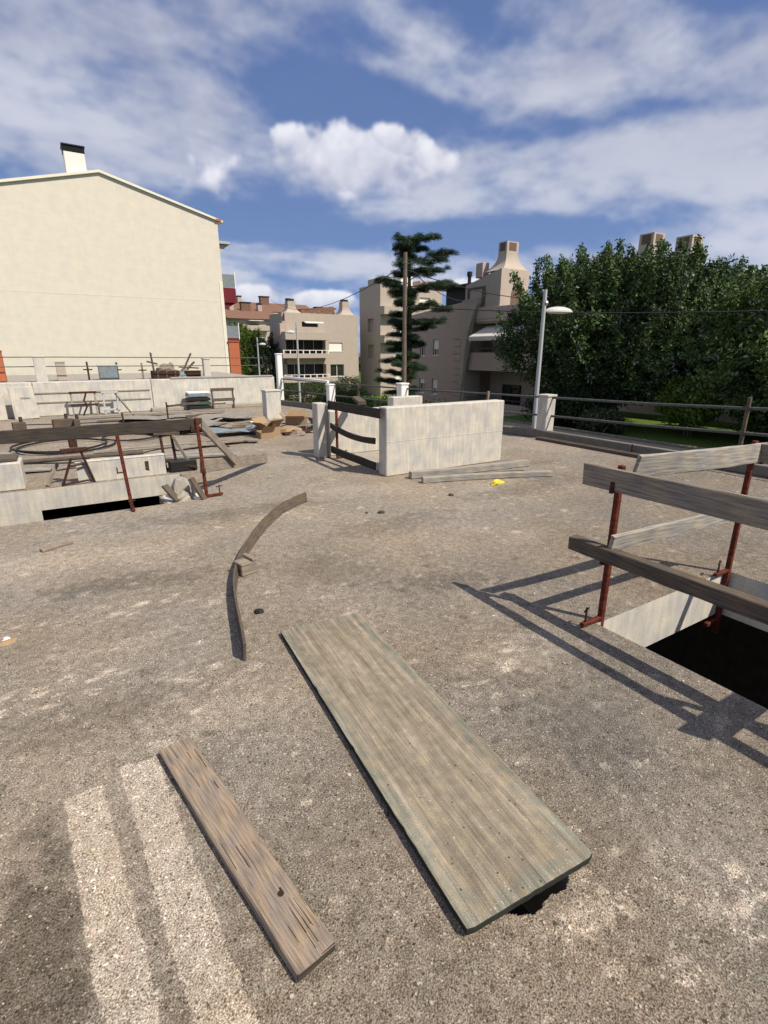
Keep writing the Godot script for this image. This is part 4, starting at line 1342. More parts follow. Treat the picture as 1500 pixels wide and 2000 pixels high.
	var bl = ["upright bent stick at the left of the junk heap", "short stick crossing the upright one at the left of the junk heap", "long stick slanting up at the right of the junk heap", "shorter stick slanting up beside the long one in the junk heap", "stick lying across the right of the junk heap"]
	for j in 5:
		board("old_stick", bl[j], "stick", Vector3(br[j][0], br[j][1], -17.8 - 0.05 * j), Vector3(br[j][2], br[j][3], -17.9), br[j][4], 0.04, M.dark_wood, 360 + j, "sticks in the junk heap")

func pillar(label, at, sx, sz, high, cat, m, group = ""):
	var t = thing("pillar", label, cat, at, 0.0, group)
	var st = begin()
	box(st, Vector3(0, high / 2, 0), Vector3(sx, high, sz), 0.012)
	obj("shaft", st, m, t)
	st = begin()
	box(st, Vector3(0, high + 0.018, 0), Vector3(sx + 0.03, 0.04, sz + 0.03), 0.008)
	obj("cap", st, m, t)
	return t

func trestle(label, at, wide, high, m, kind):
	var t = thing("trestle", label, "trestle", at, 0.0, "frames and trestles by the parapet")
	t.rotation.x = -0.12
	for x in [0.0, wide]:
		var st = begin()
		box(st, Vector3(x, high / 2, 0), Vector3(0.045, high, 0.045), 0.005)
		obj("leg", st, m if kind != 1 else M.pale_wood, t)
	for y in ([high - 0.02, high * 0.45] if kind != 2 else [high - 0.02, 0.12]):
		var st = begin()
		box(st, Vector3(wide / 2, y, 0.03), Vector3(wide + 0.08, 0.055 if kind != 3 else 0.09, 0.03), 0.005)
		obj("cross_bar", st, m, t)
	if kind == 1:
		var st = begin()
		tube(st, [Vector3(wide * 0.4, 0.02, 0.05), Vector3(wide * 0.62, high * 0.42, 0.05), Vector3(wide * 0.5, high * 0.62, 0.05), Vector3(wide * 0.66, high, 0.05)], 0.026, 6)
		obj("brace", st, m, t)

# ------------------------------------------------------------------ street and ground
func build_ground():
	var st = begin()
	poly_out(st, [Vector3(-700, STREET, -900), Vector3(700, STREET, -900), Vector3(700, STREET, 200), Vector3(-700, STREET, 200)], Vector3.UP)
	tag(obj("ground", st, M.grass), "", "", "", "structure")
	var strip = func(called, u0, u1, w0, w1, y0, y1, m):
		var s2 = begin()
		box(s2, Vector3(0, 0, 0), Vector3(u1 - u0, y1 - y0, w1 - w0), 0.02)
		var o = obj(called, s2, m)
		o.position = W((u0 + u1) / 2, (y0 + y1) / 2, (w0 + w1) / 2)
		o.rotation.y = TURN
		return tag(o, "", "", "", "structure")
	strip.call("garden_ground", 17.56, 70.0, -19.5, 40.0, STREET - 0.5, GARDEN, M.grass)
	strip.call("road", 9.8, 15.6, -140.0, 30.0, STREET - 0.2, STREET + 0.012, M.asphalt)
	strip.call("pavement", 8.2, 9.8, -140.0, 30.0, STREET - 0.2, STREET + 0.13, M.pavement)
	strip.call("pavement", 15.6, 17.2, -140.0, 30.0, STREET - 0.2, STREET + 0.13, M.pavement)

func street_lamp(label, u, w, top, arm, dir, style):
	var t = thing("street_lamp", label, "street lamp", Vector3(u, STREET, w), dir, "street lamps")
	var h = top - STREET
	var st = begin()
	tube(st, [Vector3(0, 0.0, 0), Vector3(0, 1.2, 0)], 0.085, 12)
	obj("base_sleeve", st, M.grey_paint, t)
	st = begin()
	tube(st, [Vector3(0, 1.2, 0), Vector3(0, h, 0)], 0.055, 12, 0.038)
	obj("pole", st, M.grey_paint, t)
	st = begin()
	tube(st, [Vector3(0, h - 0.42, 0), Vector3(arm, h - 0.40, 0)], 0.022, 8)
	tube(st, [Vector3(0, h - 0.26, 0), Vector3(0.05, h - 0.26, 0)], 0.06, 10)
	obj("arm", st, M.galvanised, t)
	var head = []
	st = begin()
	var lw = 0.34 if style == 1 else 0.22
	ellipsoid(st, Vector3(arm + lw * 0.75, h - 0.43, 0), Vector3(lw, 0.11, 0.14), 20, 6, 0.0, 0.999)
	obj("lamp_head", st, M.lamp_shell, t)
	st = begin()
	ellipsoid(st, Vector3(arm + lw * 0.75, h - 0.43, 0), Vector3(lw * 0.86, 0.035, 0.12), 16, 4, -0.999, 0.0)
	obj("lens", st, M.canvas, t)
	return t

func build_street_things():
	street_lamp("tall grey street lamp with a half-dome head, right of the stair head", 8.86, -8.05, 2.86, 0.10, -0.25, 1)
	street_lamp("thin distant street lamp in front of the beige flats", 9.3, -22.6, 2.9, 0.12, 2.6, 2)
	street_lamp("thin distant street lamp beside the terracotta bay of the cream house", 10.9, -33.0, 2.55, 0.15, -0.3, 2)
	var t = thing("utility_pole", "tall wooden utility pole in front of the cedar", "utility pole", Vector3(12.2, STREET, -18.35))
	var st = begin()
	tube(st, [Vector3.ZERO, Vector3(0.03, 4.0, 0), Vector3(0.02, 8.75, 0)], 0.115, 10, 0.08)
	obj("shaft", st, M.pole_wood, t)
	st = begin()
	tube(st, [Vector3(-0.16, 8.35, 0.05), Vector3(0.16, 8.35, 0.05)], 0.03, 6)
	obj("bracket", st, M.dark_metal, t)
	var wires = [["dark overhead wire from the utility pole to the rose-beige house", W(12.2, 4.95, -18.35), W(26.2, 5.6, -29.0), 0.9], ["second overhead wire from the utility pole to the house with the awning", W(12.2, 4.75, -18.35), W(26.2, 4.6, -20.5), 0.5], ["overhead wire from the utility pole towards the beige flats at the left", W(12.2, 4.9, -18.35), W(21.0, 7.2, -58.0), 1.3], ["low overhead wire crossing in front of the large leafy tree", W(12.2, 3.4, -18.35), W(22.0, 3.0, -2.0), 0.35]]
	for q in wires:
		st = begin()
		var pts = []
		for k in 15:
			var s = k / 14.0
			pts.append(q[1].lerp(q[2], s) - Vector3(0, q[3] * 4.0 * s * (1.0 - s), 0))
		tube(st, pts, 0.018, 5)
		tag(obj("overhead_wire", st, M.dark_metal), q[0], "wire", "overhead wires")
	# low garden wall along the far pavement
	t = thing("retaining_wall", "concrete retaining wall holding up the raised lawn across the street", "wall", Vector3(17.45, STREET, -19.4))
	st = begin()
	box(st, Vector3(0, 1.0, 25), Vector3(0.2, 2.0, 50.0), 0.015)
	obj("wall_body", st, M.raw_concrete, t)
	st = begin()
	box(st, Vector3(0, 2.03, 25), Vector3(0.26, 0.06, 50.0), 0.01)
	obj("coping", st, M.pavement, t)
	t = thing("garden_wall", "low garden wall under the hedge across the street", "wall", Vector3(17.45, STREET, -60.0))
	st = begin()
	box(st, Vector3(0, 0.35, 20), Vector3(0.22, 0.7, 40.0), 0.015)
	obj("wall_body", st, M.raw_concrete, t)
	st = begin()
	box(st, Vector3(0, 0.73, 20), Vector3(0.28, 0.06, 40.0), 0.01)
	obj("coping", st, M.pavement, t)

# ------------------------------------------------------------------ buildings
func window(t, o, xd, nd, wide, high, style, m_frame):
	# frame, two panes and a sill, set at the back of an opening whose lower left corner is o
	var st = begin()
	var c = o + xd * wide / 2 + Vector3.UP * high / 2
	var f = 0.06
	var bb = Basis(xd, Vector3.UP, xd.cross(Vector3.UP))
	var put = func(s3, x, y, sx, sy, d, dz):
		box(s3, Vector3.ZERO, Vector3(sx, sy, d), 0.006, Transform3D(bb, c + xd * x + Vector3.UP * y + nd * dz))
	put.call(st, 0, high / 2 - f / 2, wide - 0.004, f, 0.06, 0.03)
	put.call(st, 0, -high / 2 + f / 2, wide - 0.004, f, 0.06, 0.03)
	put.call(st, -wide / 2 + f / 2 + 0.002, 0, f, high - 2 * f - 0.004, 0.06, 0.03)
	put.call(st, wide / 2 - f / 2 - 0.002, 0, f, high - 2 * f - 0.004, 0.06, 0.03)
	put.call(st, 0, 0, f, high - 2 * f - 0.004, 0.06, 0.03)
	var w = obj("window", st, m_frame, t)
	st = begin()
	put.call(st, 0, 0, wide - 0.09, high - 0.09, 0.01, 0.012)
	obj("pane", st, M.window_glass, w)
	st = begin()
	put.call(st, 0, 0, wide - 0.02, high - 0.02, 0.02, -0.06)
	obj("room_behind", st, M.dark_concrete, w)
	st = begin()
	put.call(st, 0, -high / 2 - 0.03, wide + 0.14, 0.06, 0.22, 0.12)
	obj("sill", st, M.cream_trim, w)
	if style > 0.0:
		st = begin()
		put.call(st, 0, high / 2 * (1 - style) - 0.01, wide - 0.06, high * style - 0.02, 0.03, 0.085)
		obj("shutter", st, M.canvas, w)
	return w

func build_gable_house():
	var t = thing("gable_house", "big cream house with a windowless gable wall at the left", "house", Vector3(3.43, STREET, -34.4))
	var g = -STREET
	var st = begin()
	var out = [Vector2(-9.4, 0), Vector2(6.0, 0), Vector2(6.0, g + 9.12), Vector2(0.0, g + 10.70), Vector2(-9.4, g + 8.35)]
	prism(st, out, -15.0, 0.0)
	obj("wall", st, M.cream_render, t)
	# roof: two thin slopes that stand a little proud of the gable
	st = begin()
	prism(st, [Vector2(0.0, g + 10.705), Vector2(6.3, g + 9.05), Vector2(6.3, g + 9.16), Vector2(0.0, g + 10.83)], -15.2, 0.12)
	prism(st, [Vector2(-9.6, g + 8.305), Vector2(0.0, g + 10.705), Vector2(0.0, g + 10.83), Vector2(-9.6, g + 8.43)], -15.2, 0.12)
	var rf = obj("roof", st, M.cream_trim, t)
	st = begin()
	box(st, Vector3(-1.03, g + 10.95, -0.55), Vector3(0.95, 1.1, 0.9), 0.02)
	obj("chimney", st, M.canvas, t)
	st = begin()
	box(st, Vector3(-1.03, g + 11.80, -0.55), Vector3(1.08, 0.06, 1.02), 0.01)
	for k in 5:
		box(st, Vector3(-1.03, g + 11.53 + 0.052 * k, -0.55), Vector3(1.0, 0.03, 0.94), 0.005)
	box(st, Vector3(-1.03, g + 11.62, -0.55), Vector3(0.92, 0.24, 0.86), 0.0)
	obj("chimney_cap", st, M.dark_metal, t)
	st = begin()
	box(st, Vector3(6.05, g + 9.16, 0.02), Vector3(0.34, 0.12, 0.22), 0.01)
	obj("gutter_end", st, M.terracotta, t)
	# faint bands of the render courses
	for q in [[4.68, 0.05]]:
		st = begin()
		box(st, Vector3(-1.7, g + q[0], 0.001), Vector3(15.38, q[1], 0.008), 0.002)
		obj("render_band", st, M.cream_render, t)
	st = begin()
	box(st, Vector3(5.9, 4.6, 0.012), Vector3(0.2, 9.2, 0.024), 0.004)
	obj("corner_bead", st, M.cream_trim, t)
	# balconies on the street side
	for q in [[7.75, 0.65, 1, M.grey_paint, 0.05], [4.75, 1.0, 2, M.maroon, 1.0], [1.75, 1.0, 2, M.maroon, 1.0]]:
		st = begin()
		var y = g + q[0]
		if q[2] == 1:
			box(st, Vector3(6.36, y + 0.28, -1.2), Vector3(0.72, 0.14, 2.0), 0.01)
			prism(st, [Vector2(6.0, y - 0.45), Vector2(6.6, y + 0.2), Vector2(6.0, y + 0.2)], -2.0, -0.4)
			obj("canopy", st, M.grey_paint, t)
			continue
		box(st, Vector3(6.42, y - 0.02, -1.4), Vector3(0.84, 0.2, 2.4), 0.01)
		var bal = obj("balcony", st, M.maroon, t)
		st = begin()
		prism(st, [Vector2(6.0, y - 0.6), Vector2(6.8, y - 0.12), Vector2(6.0, y - 0.12)], -2.5, -0.3)
		obj("bracket", st, M.maroon, bal)
		st = begin()
		box(st, Vector3(6.42, y + 0.42, -0.22), Vector3(0.84, 0.66, 0.04), 0.005)
		box(st, Vector3(6.82, y + 0.42, -1.4), Vector3(0.04, 0.66, 2.32), 0.005)
		obj("parapet_panel", st, M.maroon, bal)
		st = begin()
		box(st, Vector3(6.42, y + 1.15, -0.22), Vector3(0.8, 0.75, 0.02), 0.003)
		obj("side_screen", st, M.blue_sheet, bal)
		st = begin()
		box(st, Vector3(6.84, y + 1.2, -0.22), Vector3(0.05, 1.0, 0.05), 0.005)
		obj("screen_post", st, M.white_paint, bal)
	st = begin()
	box(st, Vector3(6.36, 2.85, -1.2), Vector3(0.68, 5.7, 2.6), 0.015)
	var bay = obj("terracotta_bay", st, M.terracotta, t)
	st = begin()
	box(st, Vector3(6.36, 5.73, -1.2), Vector3(0.76, 0.06, 2.7), 0.01)
	obj("bay_coping", st, M.terracotta, bay)
	# next-door front walls seen past the corner
	st = begin()
	box(st, Vector3(6.95, 2.6, -3.6), Vector3(0.5, 5.2, 1.6), 0.015)
	obj("pier", st, M.roof_tile, t)

func flared_stack(st, c, w0, d0, w1, d1, h, top):    # a stack whose sides sweep in as they rise, then run straight up
	var loops = []
	for k in 9:
		var s = k / 8.0
		var f = pow(1.0 - s, 2.2)
		var hw = lerpf(w1, w0, f) / 2
		var hd = lerpf(d1, d0, f) / 2
		loops.append([c + Vector3(-hw, h * s, hd), c + Vector3(hw, h * s, hd), c + Vector3(hw, h * s, -hd), c + Vector3(-hw, h * s, -hd)])
	loops.append([c + Vector3(-w1 / 2, h + top, d1 / 2), c + Vector3(w1 / 2, h + top, d1 / 2), c + Vector3(w1 / 2, h + top, -d1 / 2), c + Vector3(-w1 / 2, h + top, -d1 / 2)])
	loop_sweep(st, loops)

func tower(t, x, z, sx, sz, y0, y1, stack_h, flip = false):
	# a stair tower with a shed roof and a flared stack
	var st = begin()
	prism_x(st, [Vector2(z - sz, y0), Vector2(z, y0), Vector2(z, y1), Vector2(z - sz, y1 - 0.75)], x, x + sx)
	var w = obj("tower", st, M.beige_render, t)
	st = begin()
	flared_stack(st, Vector3(x + sx * 0.55, y1 - 0.05, z - 0.95), sx * 0.95, 1.8, sx * 0.42, 0.8, stack_h * 0.65, stack_h * 0.4)
	obj("chimney", st, M.beige_render, w)
	st = begin()
	box(st, Vector3(x + sx * 0.55, y1 + stack_h * 0.84, z - 0.95 + 0.405), Vector3(sx * 0.26, stack_h * 0.28, 0.02), 0.003)
	box(st, Vector3(x + sx * 0.55 - sx * 0.215, y1 + stack_h * 0.84, z - 0.95), Vector3(0.02, stack_h * 0.28, 0.5), 0.003)
	obj("chimney_opening", st, M.brown_recess, w)
	st = begin()
	box(st, Vector3(x + 0.35, y1 + 0.12, z - 2.3), Vector3(0.6, 0.95, 0.7), 0.02)
	obj("vent", st, M.rose_render, w)
	return w

func prism_x(st, pts, x0, x1):   # outline in (z, y)
	var s2 = []
	for p in pts: s2.append(p)
	var n = s2.size()
	var c = Vector2.ZERO
	for p in s2: c += p / n
	for i in n:
		var a = s2[i]
		var b = s2[(i + 1) % n]
		var m = (a + b) / 2 - c
		poly_out(st, [Vector3(x0, a.y, a.x), Vector3(x0, b.y, b.x), Vector3(x1, b.y, b.x), Vector3(x1, a.y, a.x)], Vector3(0, m.y, m.x))
	for x in [x0, x1]:
		var l = []
		for p in s2: l.append(Vector3(x, p.y, p.x))
		poly_out(st, l, Vector3(-1 if x == x0 else 1, 0, 0))

func build_rose_house():
	# the shaded house across the street; x runs away from the street, z towards the viewer
	var t = thing("rose_house", "shaded rose-beige house with an awning, towers and flared chimneys across the street", "house", Vector3(26.0, STREET, -20.0))
	var g = -STREET
	var X = Vector3.RIGHT
	var Z = Vector3(0, 0, 1)
	# left block with its small windows
	var wins = [[1.30, g + 1.40, 0.75, 1.2], [3.10, g + 1.45, 0.75, 1.2], [1.30, g - 1.60, 0.75, 1.2], [3.10, g - 1.60, 0.75, 1.2]]
	var st = begin()
	panel(st, Vector3(0, 0, -18.0), Z, Vector3.UP, -X, 7.0, g + 4.65, wins, 0.22)
	box(st, Vector3(5.02, (g + 4.66) / 2, -14.5), Vector3(9.56, g + 4.66, 7.0))
	poly_out(st, [Vector3(0, g + 4.65, -18), Vector3(0, g + 4.65, -11), Vector3(0, g + 5.2, -11)], -X)
	poly_out(st, [Vector3(0.22, 0, -18), Vector3(0, 0, -18), Vector3(0, g + 4.65, -18), Vector3(0.22, g + 4.65, -18)], -Z)
	box(st, Vector3(0.14, g + 4.85, -12.5), Vector3(0.25, 0.4, 3.0), 0.01)
	obj("wall", st, M.rose_render, t)
	for q in wins:
		window(t, Vector3(0.2, q[1], -18.0 + q[0]), Z, -X, q[2], q[3], 0.62 if q[0] > 2 else 0.35, M.canvas)
	# coursed quoins beside the pier
	for k in 12:
		st = begin()
		box(st, Vector3(-0.03, 0.5 + 0.52 * k, -11.75), Vector3(0.055, 0.4, 1.0 if k % 2 else 0.72), 0.01)
		obj("quoin", st, M.rose_render, t)
	# the pier whose top flares towards the viewer
	st = begin()
	prism_x(st, [Vector2(-11.0, 0), Vector2(-10.45, 0), Vector2(-10.45, g + 2.4), Vector2(-10.2, g + 3.3), Vector2(-9.75, g + 4.3), Vector2(-9.4, g + 4.9), Vector2(-9.4, g + 5.25), Vector2(-11.0, g + 5.25)], -0.35, 1.2)
	obj("pier", st, M.beige_render, t)
	# loggia bays
	st = begin()
	box(st, Vector3(6.0, g / 2 + 2.1, -4.2), Vector3(7.6, g + 4.2, 12.4))
	obj("inner_wall", st, M.rose_render, t)
	for q in [[-3.0, 0.28], [0.42, 1.1], [3.72, 1.3]]:
		st = begin()
		box(st, Vector3(1.0, g + q[0] + 0.1, -4.2), Vector3(2.3, 0.22, 12.3), 0.015)
		var sl = obj("balcony", st, M.rose_render, t)
		if q[0] < 3:
			st = begin()
			box(st, Vector3(-0.06, g + q[0] + 0.72, -4.2), Vector3(0.14, 1.02, 12.3), 0.012)
			obj("parapet_panel", st, M.rose_render, sl)
			st = begin()
			tube(st, [Vector3(-0.06, g + q[0] + 1.50, -10.3), Vector3(-0.06, g + q[0] + 1.50, 1.9)], 0.03, 8)
			for k in 9:
				tube(st, [Vector3(-0.06, g + q[0] + 1.2, -10.0 + 1.45 * k), Vector3(-0.06, g + q[0] + 1.50, -10.0 + 1.45 * k)], 0.02, 6)
			obj("railing", st, M.rail_pipe, sl)
		else:
			st = begin()
			box(st, Vector3(-0.1, g + q[0] + 0.55, -4.2), Vector3(0.2, 0.72, 12.3), 0.012)
			obj("parapet_panel", st, M.rose_render, sl)
	for q in [[-8.9, g + 0.7], [-5.4, g + 0.7], [-8.9, g - 2.7], [-5.4, g - 2.7]]:
		window(t, Vector3(2.12, q[1], q[0]), Z, -X, 1.8, 2.1, 0.0, M.dark_metal)
	# awning
	st = begin()
	var o = Vector3(0.4, g + 3.45, -9.0)
	for s in [1.0, -1.0]:
		poly_out(st, [o + Vector3(0, 0.01 * s, 0), o + Vector3(0, 0.01 * s, 4.6), o + Vector3(-1.7, -0.75 + 0.01 * s, 4.6), o + Vector3(-1.7, -0.75 + 0.01 * s, 0)], Vector3(-0.4, s, 0))
	box(st, o + Vector3(-1.71, -0.89, 2.3), Vector3(0.02, 0.28, 4.6), 0.004)
	var aw = obj("awning", st, M.awning_cloth, t)
	aw.set_meta("label", "white sunlit awning pulled out over the balcony")
	for z in [0.1, 4.5]:
		st = begin()
		tube(st, [o + Vector3(0, -0.1, z), o + Vector3(-1.68, -0.80, z)], 0.03, 6)
		obj("awning_arm", st, M.grey_paint, aw)
	for z in [-4.9, 0.8]:
		st = begin()
		box(st, Vector3(0.0, g + 2.5, z), Vector3(0.16, 2.2, 0.16), 0.01)
		obj("column", st, M.rose_render, t)
	# roof structures
	st = begin()
	box(st, Vector3(3.6, g + 5.6, -13.2), Vector3(4.4, 1.5, 4.0), 0.02)
	obj("attic", st, M.dark_metal, t)
	st = begin()
	box(st, Vector3(3.2, g + 6.42, -13.0), Vector3(5.6, 0.14, 5.2), 0.02)
	obj("attic_roof", st, M.dark_metal, t)
	st = begin()
	tube(st, [Vector3(0.8, g + 4.7, -11.7), Vector3(0.8, g + 7.0, -11.7)], 0.13, 10)
	tube(st, [Vector3(0.8, g + 7.0, -11.7), Vector3(0.8, g + 7.3, -11.7)], 0.2, 10)
	obj("flue", st, M.dark_metal, t)
	var tw = tower(t, 0.02, -7.55, 2.55, 3.6, g + 3.6, g + 7.0, 1.75)
	st = begin()
	var arch = []
	for k in 9:
		var a = PI * k / 8.0
		arch.append(Vector2(1.55 + 0.55 * cos(a), g + 5.3 + 0.75 * sin(a)))
	arch.append(Vector2(1.0, g + 4.5))
	arch.append(Vector2(2.1, g + 4.5))
	prism(st, arch, -7.55, -7.52)
	obj("arch_opening", st, M.brown_recess, tw)
	st = begin()
	panel(st, Vector3(-0.012, g + 4.75, -10.9), Z, Vector3.UP, -X, 1.9, 1.3, [[0.25, 0.2, 1.3, 0.95]], 0.01)
	obj("window_surround", st, M.brown_recess, tw)
	# the rest of the row, behind the leafy trees
	st = begin()
	box(st, Vector3(5.0, g / 2 + 2.3, 9.0), Vector3(9.0, g + 4.6, 14.0))
	prism_x(st, [Vector2(-1.0, g + 4.5), Vector2(13.0, g + 4.5), Vector2(7.4, g + 5.0), Vector2(3.0, g + 6.2), Vector2(-1.0, g + 6.2)], 0.6, 5.0)
	obj("row_wall", st, M.beige_render, t)
	tower(t, 0.1, 3.0, 2.2, 3.2, g + 3.8, g + 5.9, 1.55)
	tower(t, 0.1, 5.0, 2.2, 2.2, g + 3.8, g + 5.4, 1.6)
	st = begin()
	box(st, Vector3(5.2, g + 4.45, -4.2), Vector3(9.4, 0.2, 12.5), 0.02)
	obj("roof", st, M.rose_render, t)

func build_flats():
	# the sunlit beige flats at the end of the street
	var t = thing("beige_flats", "sunlit beige block of flats with two deep loggias beyond the deck", "apartment building", Vector3(22.1, STREET, -57.0))
	var g = -STREET
	var X = Vector3.RIGHT
	var Z = Vector3(0, 0, 1)
	var st = begin()
	var holes = [[0.0, g - 1.35, 4.85, 1.75], [0.0, g + 1.30, 4.85, 1.95], [5.3, g + 1.80, 1.75, 1.0], [5.4, g - 1.05, 1.8, 1.4], [2.0, g + 4.45, 2.0, 0.55]]
	panel(st, Vector3(0, 0, 0), X, Vector3.UP, Z, 9.2, g + 5.9, holes, 0.9)
	box(st, Vector3(4.6, (g + 5.9) / 2, -2.9), Vector3(9.2, g + 5.9, 4.0))
	box(st, Vector3(9.0, (g + 5.9) / 2, -0.6), Vector3(0.4, g + 5.88, 1.0))
	obj("wall", st, M.beige_render, t)
	for q in [[0, 0.0], [1, 0.0]]:
		var y = [g - 1.35, g + 1.30][q[0]]
		st = begin()
		box(st, Vector3(2.0, y + 0.02, 0.5), Vector3(5.7, 0.5, 1.1), 0.015)
		var b = obj("balcony", st, M.beige_render, t)
		st = begin()
		box(st, Vector3(2.0, y + 0.62, 1.0), Vector3(5.6, 0.06, 0.06), 0.005)
		for k in 8:
			box(st, Vector3(-0.7 + 0.77 * k, y + 0.42, 1.0), Vector3(0.12, 0.34, 0.06), 0.005)
		obj("railing", st, M.canvas, b)
		st = begin()
		box(st, Vector3(2.45, y + 1.0, -0.88), Vector3(4.8, 1.6, 0.03))
		obj("dark_glazing", st, M.dark_metal, b)
		for k in 3:
			st = begin()
			box(st, Vector3(1.2 + 1.25 * k, y + 1.0, -0.84), Vector3(0.07, 1.5, 0.04))
			obj("mullion", st, M.grey_paint, b)
	window(t, Vector3(5.3, g + 1.80, -0.2), X, Z, 1.75, 1.0, 0.95, M.canvas)
	window(t, Vector3(5.4, g - 1.05, -0.2), X, Z, 1.8, 1.4, 0.0, M.canvas)
	st = begin()
	box(st, Vector3(3.0, g + 4.72, -0.4), Vector3(1.98, 0.5, 0.05))
	obj("strip_window", st, M.dark_metal, t)
	st = begin()
	box(st, Vector3(3.0, g + 5.08, 0.25), Vector3(2.2, 0.12, 0.5), 0.01, Transform3D(Basis(Vector3.RIGHT, 0.2), Vector3(0, 0.0, -0.8)))
	obj("awning", st, M.canvas, t)
	st = begin()
	box(st, Vector3(2.2, g + 3.45, 0.62), Vector3(5.4, 0.85, 1.2), 0.015)
	obj("terrace_parapet", st, M.beige_render, t)
	st = begin()
	box(st, Vector3(-0.35, g + 4.1, -0.3), Vector3(0.6, 1.3, 0.8), 0.015)
	obj("terrace_wall", st, M.rose_render, t)
	for q in [[1.2, 1.6], [8.0, 1.9]]:
		st = begin()
		flared_stack(st, Vector3(q[0], g + 5.88, -1.2), 2.0, 1.8, 0.9, 0.9, q[1] * 0.5, q[1] * 0.3)
		var ch = obj("chimney", st, M.beige_render, t)
		st = begin()
		box(st, Vector3(q[0], g + 5.88 + q[1] * 0.8 + 0.1, -1.2), Vector3(0.7, 0.3, 0.7), 0.02)
		obj("chimney_cap", st, M.dark_metal, ch)
	st = begin()
	prism(st, [Vector2(2.6, g + 5.9), Vector2(7.2, g + 5.9), Vector2(7.0, g + 6.9), Vector2(2.9, g + 6.5)], -4.6, -2.0)
	obj("roof", st, M.roof_tile, t)
	# taller block behind the cedar
	t = thing("tall_flats", "taller beige flats half hidden behind the cedar", "apartment building", Vector3(33.2, STREET, -55.0))
	st = begin()
	var rows = []
	for k in 4:
		rows.append([2.2, 1.0 + 3.0 * k, 1.6, 1.5])
		rows.append([5.6, 1.0 + 3.0 * k, 1.6, 1.5])
	panel(st, Vector3(0.0, 0, 0.0), X, Vector3.UP, Z, 9.0, g + 9.3, rows, 0.3)
	panel(st, Vector3(0.0, 0, -5.0), Z, Vector3.UP, -X, 5.0, g + 9.3, [[2.0, 4.5, 1.4, 1.5], [2.0, 7.5, 1.4, 1.5]], 0.3)
	box(st, Vector3(4.66, (g + 9.3) / 2, -2.66), Vector3(8.68, g + 9.3, 4.68))
	obj("wall", st, M.beige_render, t)
	for r in rows:
		window(t, Vector3(r[0], r[1], -0.26), X, Z, r[2], r[3], 0.4, M.canvas)
	for k in 3:
		st = begin()
		box(st, Vector3(1.2 + 2.8 * k, g + 9.6 + 0.25 * (k % 2), -2.0), Vector3(1.7, 0.9 + 0.5 * (k % 2), 3.0), 0.02)
		obj("roof_block", st, [M.beige_render, M.canvas, M.rose_render][k], t)
	st = begin()
	box(st, Vector3(4.5, g + 6.4, 0.45), Vector3(9.0, 0.9, 0.9), 0.015)
	obj("balcony", st, M.beige_render, t)
	st = begin()
	box(st, Vector3(4.5, g + 3.2, 0.45), Vector3(9.0, 0.9, 0.9), 0.015)
	obj("balcony", st, M.beige_render, t)
	# far terracotta-roofed houses
	var far = [["far flats with a long terracotta roof above the street's end", 29.5, -104.0, 17.0, 11.4, "rose_render", 0], ["far ochre house with white awnings left of the terracotta roof", 27.5, -98.0, 9.0, 9.6, "beige_render", 1], ["far terracotta-roofed house behind the beige flats", 47.0, -112.0, 13.0, 10.6, "rose_render", 2]]
	for q in far:
		t = thing("far_house", q[0], "apartment building", Vector3(q[1], STREET, q[2]), 0.0, "far houses with tiled roofs")
		st = begin()
		var wr = []
		for i in int(q[3] / 3.0):
			for j in 4:
				wr.append([0.8 + 3.0 * i, g + q[4] - 4.2 - 2.9 * j, 1.5, 1.3])
		panel(st, Vector3.ZERO, X, Vector3.UP, Z, q[3], g + q[4] - 2.0, wr, 0.25)
		box(st, Vector3(q[3] / 2, (g + q[4] - 2.0) / 2, -4.66), Vector3(q[3], g + q[4] - 2.0, 8.8))
		obj("wall", st, M[q[5]], t)
		for r in wr:
			window(t, Vector3(r[0], r[1], -0.22), X, Z, r[2], r[3], 0.0, M.roof_tile)
		st = begin()
		prism_x(st, [Vector2(0.7, g + q[4] - 2.0), Vector2(-4.6, g + q[4]), Vector2(-9.8, g + q[4] - 2.0)], -0.5, q[3] + 0.5)
		var rf = obj("roof", st, M.roof_tile, t)
		for k in 3:
			st = begin()
			var x = q[3] * (0.18 + 0.3 * k)
			box(st, Vector3(x, g + q[4] + 0.2, -4.0), Vector3(1.8 if k == 1 else 0.8, 1.6 if k == 1 else 1.2, 1.0), 0.03)
			obj("chimney", st, M.roof_tile if k == 1 else M.rose_render, rf)
			st = begin()
			box(st, Vector3(x, g + q[4] + (1.1 if k == 1 else 0.95), -4.0), Vector3(2.1 if k == 1 else 0.9, 0.2, 1.2), 0.03)
			obj("chimney_cap", st, M.dark_metal, rf)
		for k in 2:
			st = begin()
			box(st, Vector3(q[3] * 0.5, g + q[4] - 3.6 - 2.9 * k, 0.7), Vector3(q[3] * 0.55, 0.9, 1.4), 0.03)
			var b = obj("balcony", st, M.beige_render, t)
			st = begin()
			box(st, Vector3(q[3] * 0.5, g + q[4] - 2.35 - 2.9 * k, 0.9), Vector3(q[3] * 0.28, 0.1, 1.6), 0.02, Transform3D(Basis.IDENTITY, Vector3.ZERO))
			obj("awning", st, M.canvas, b)

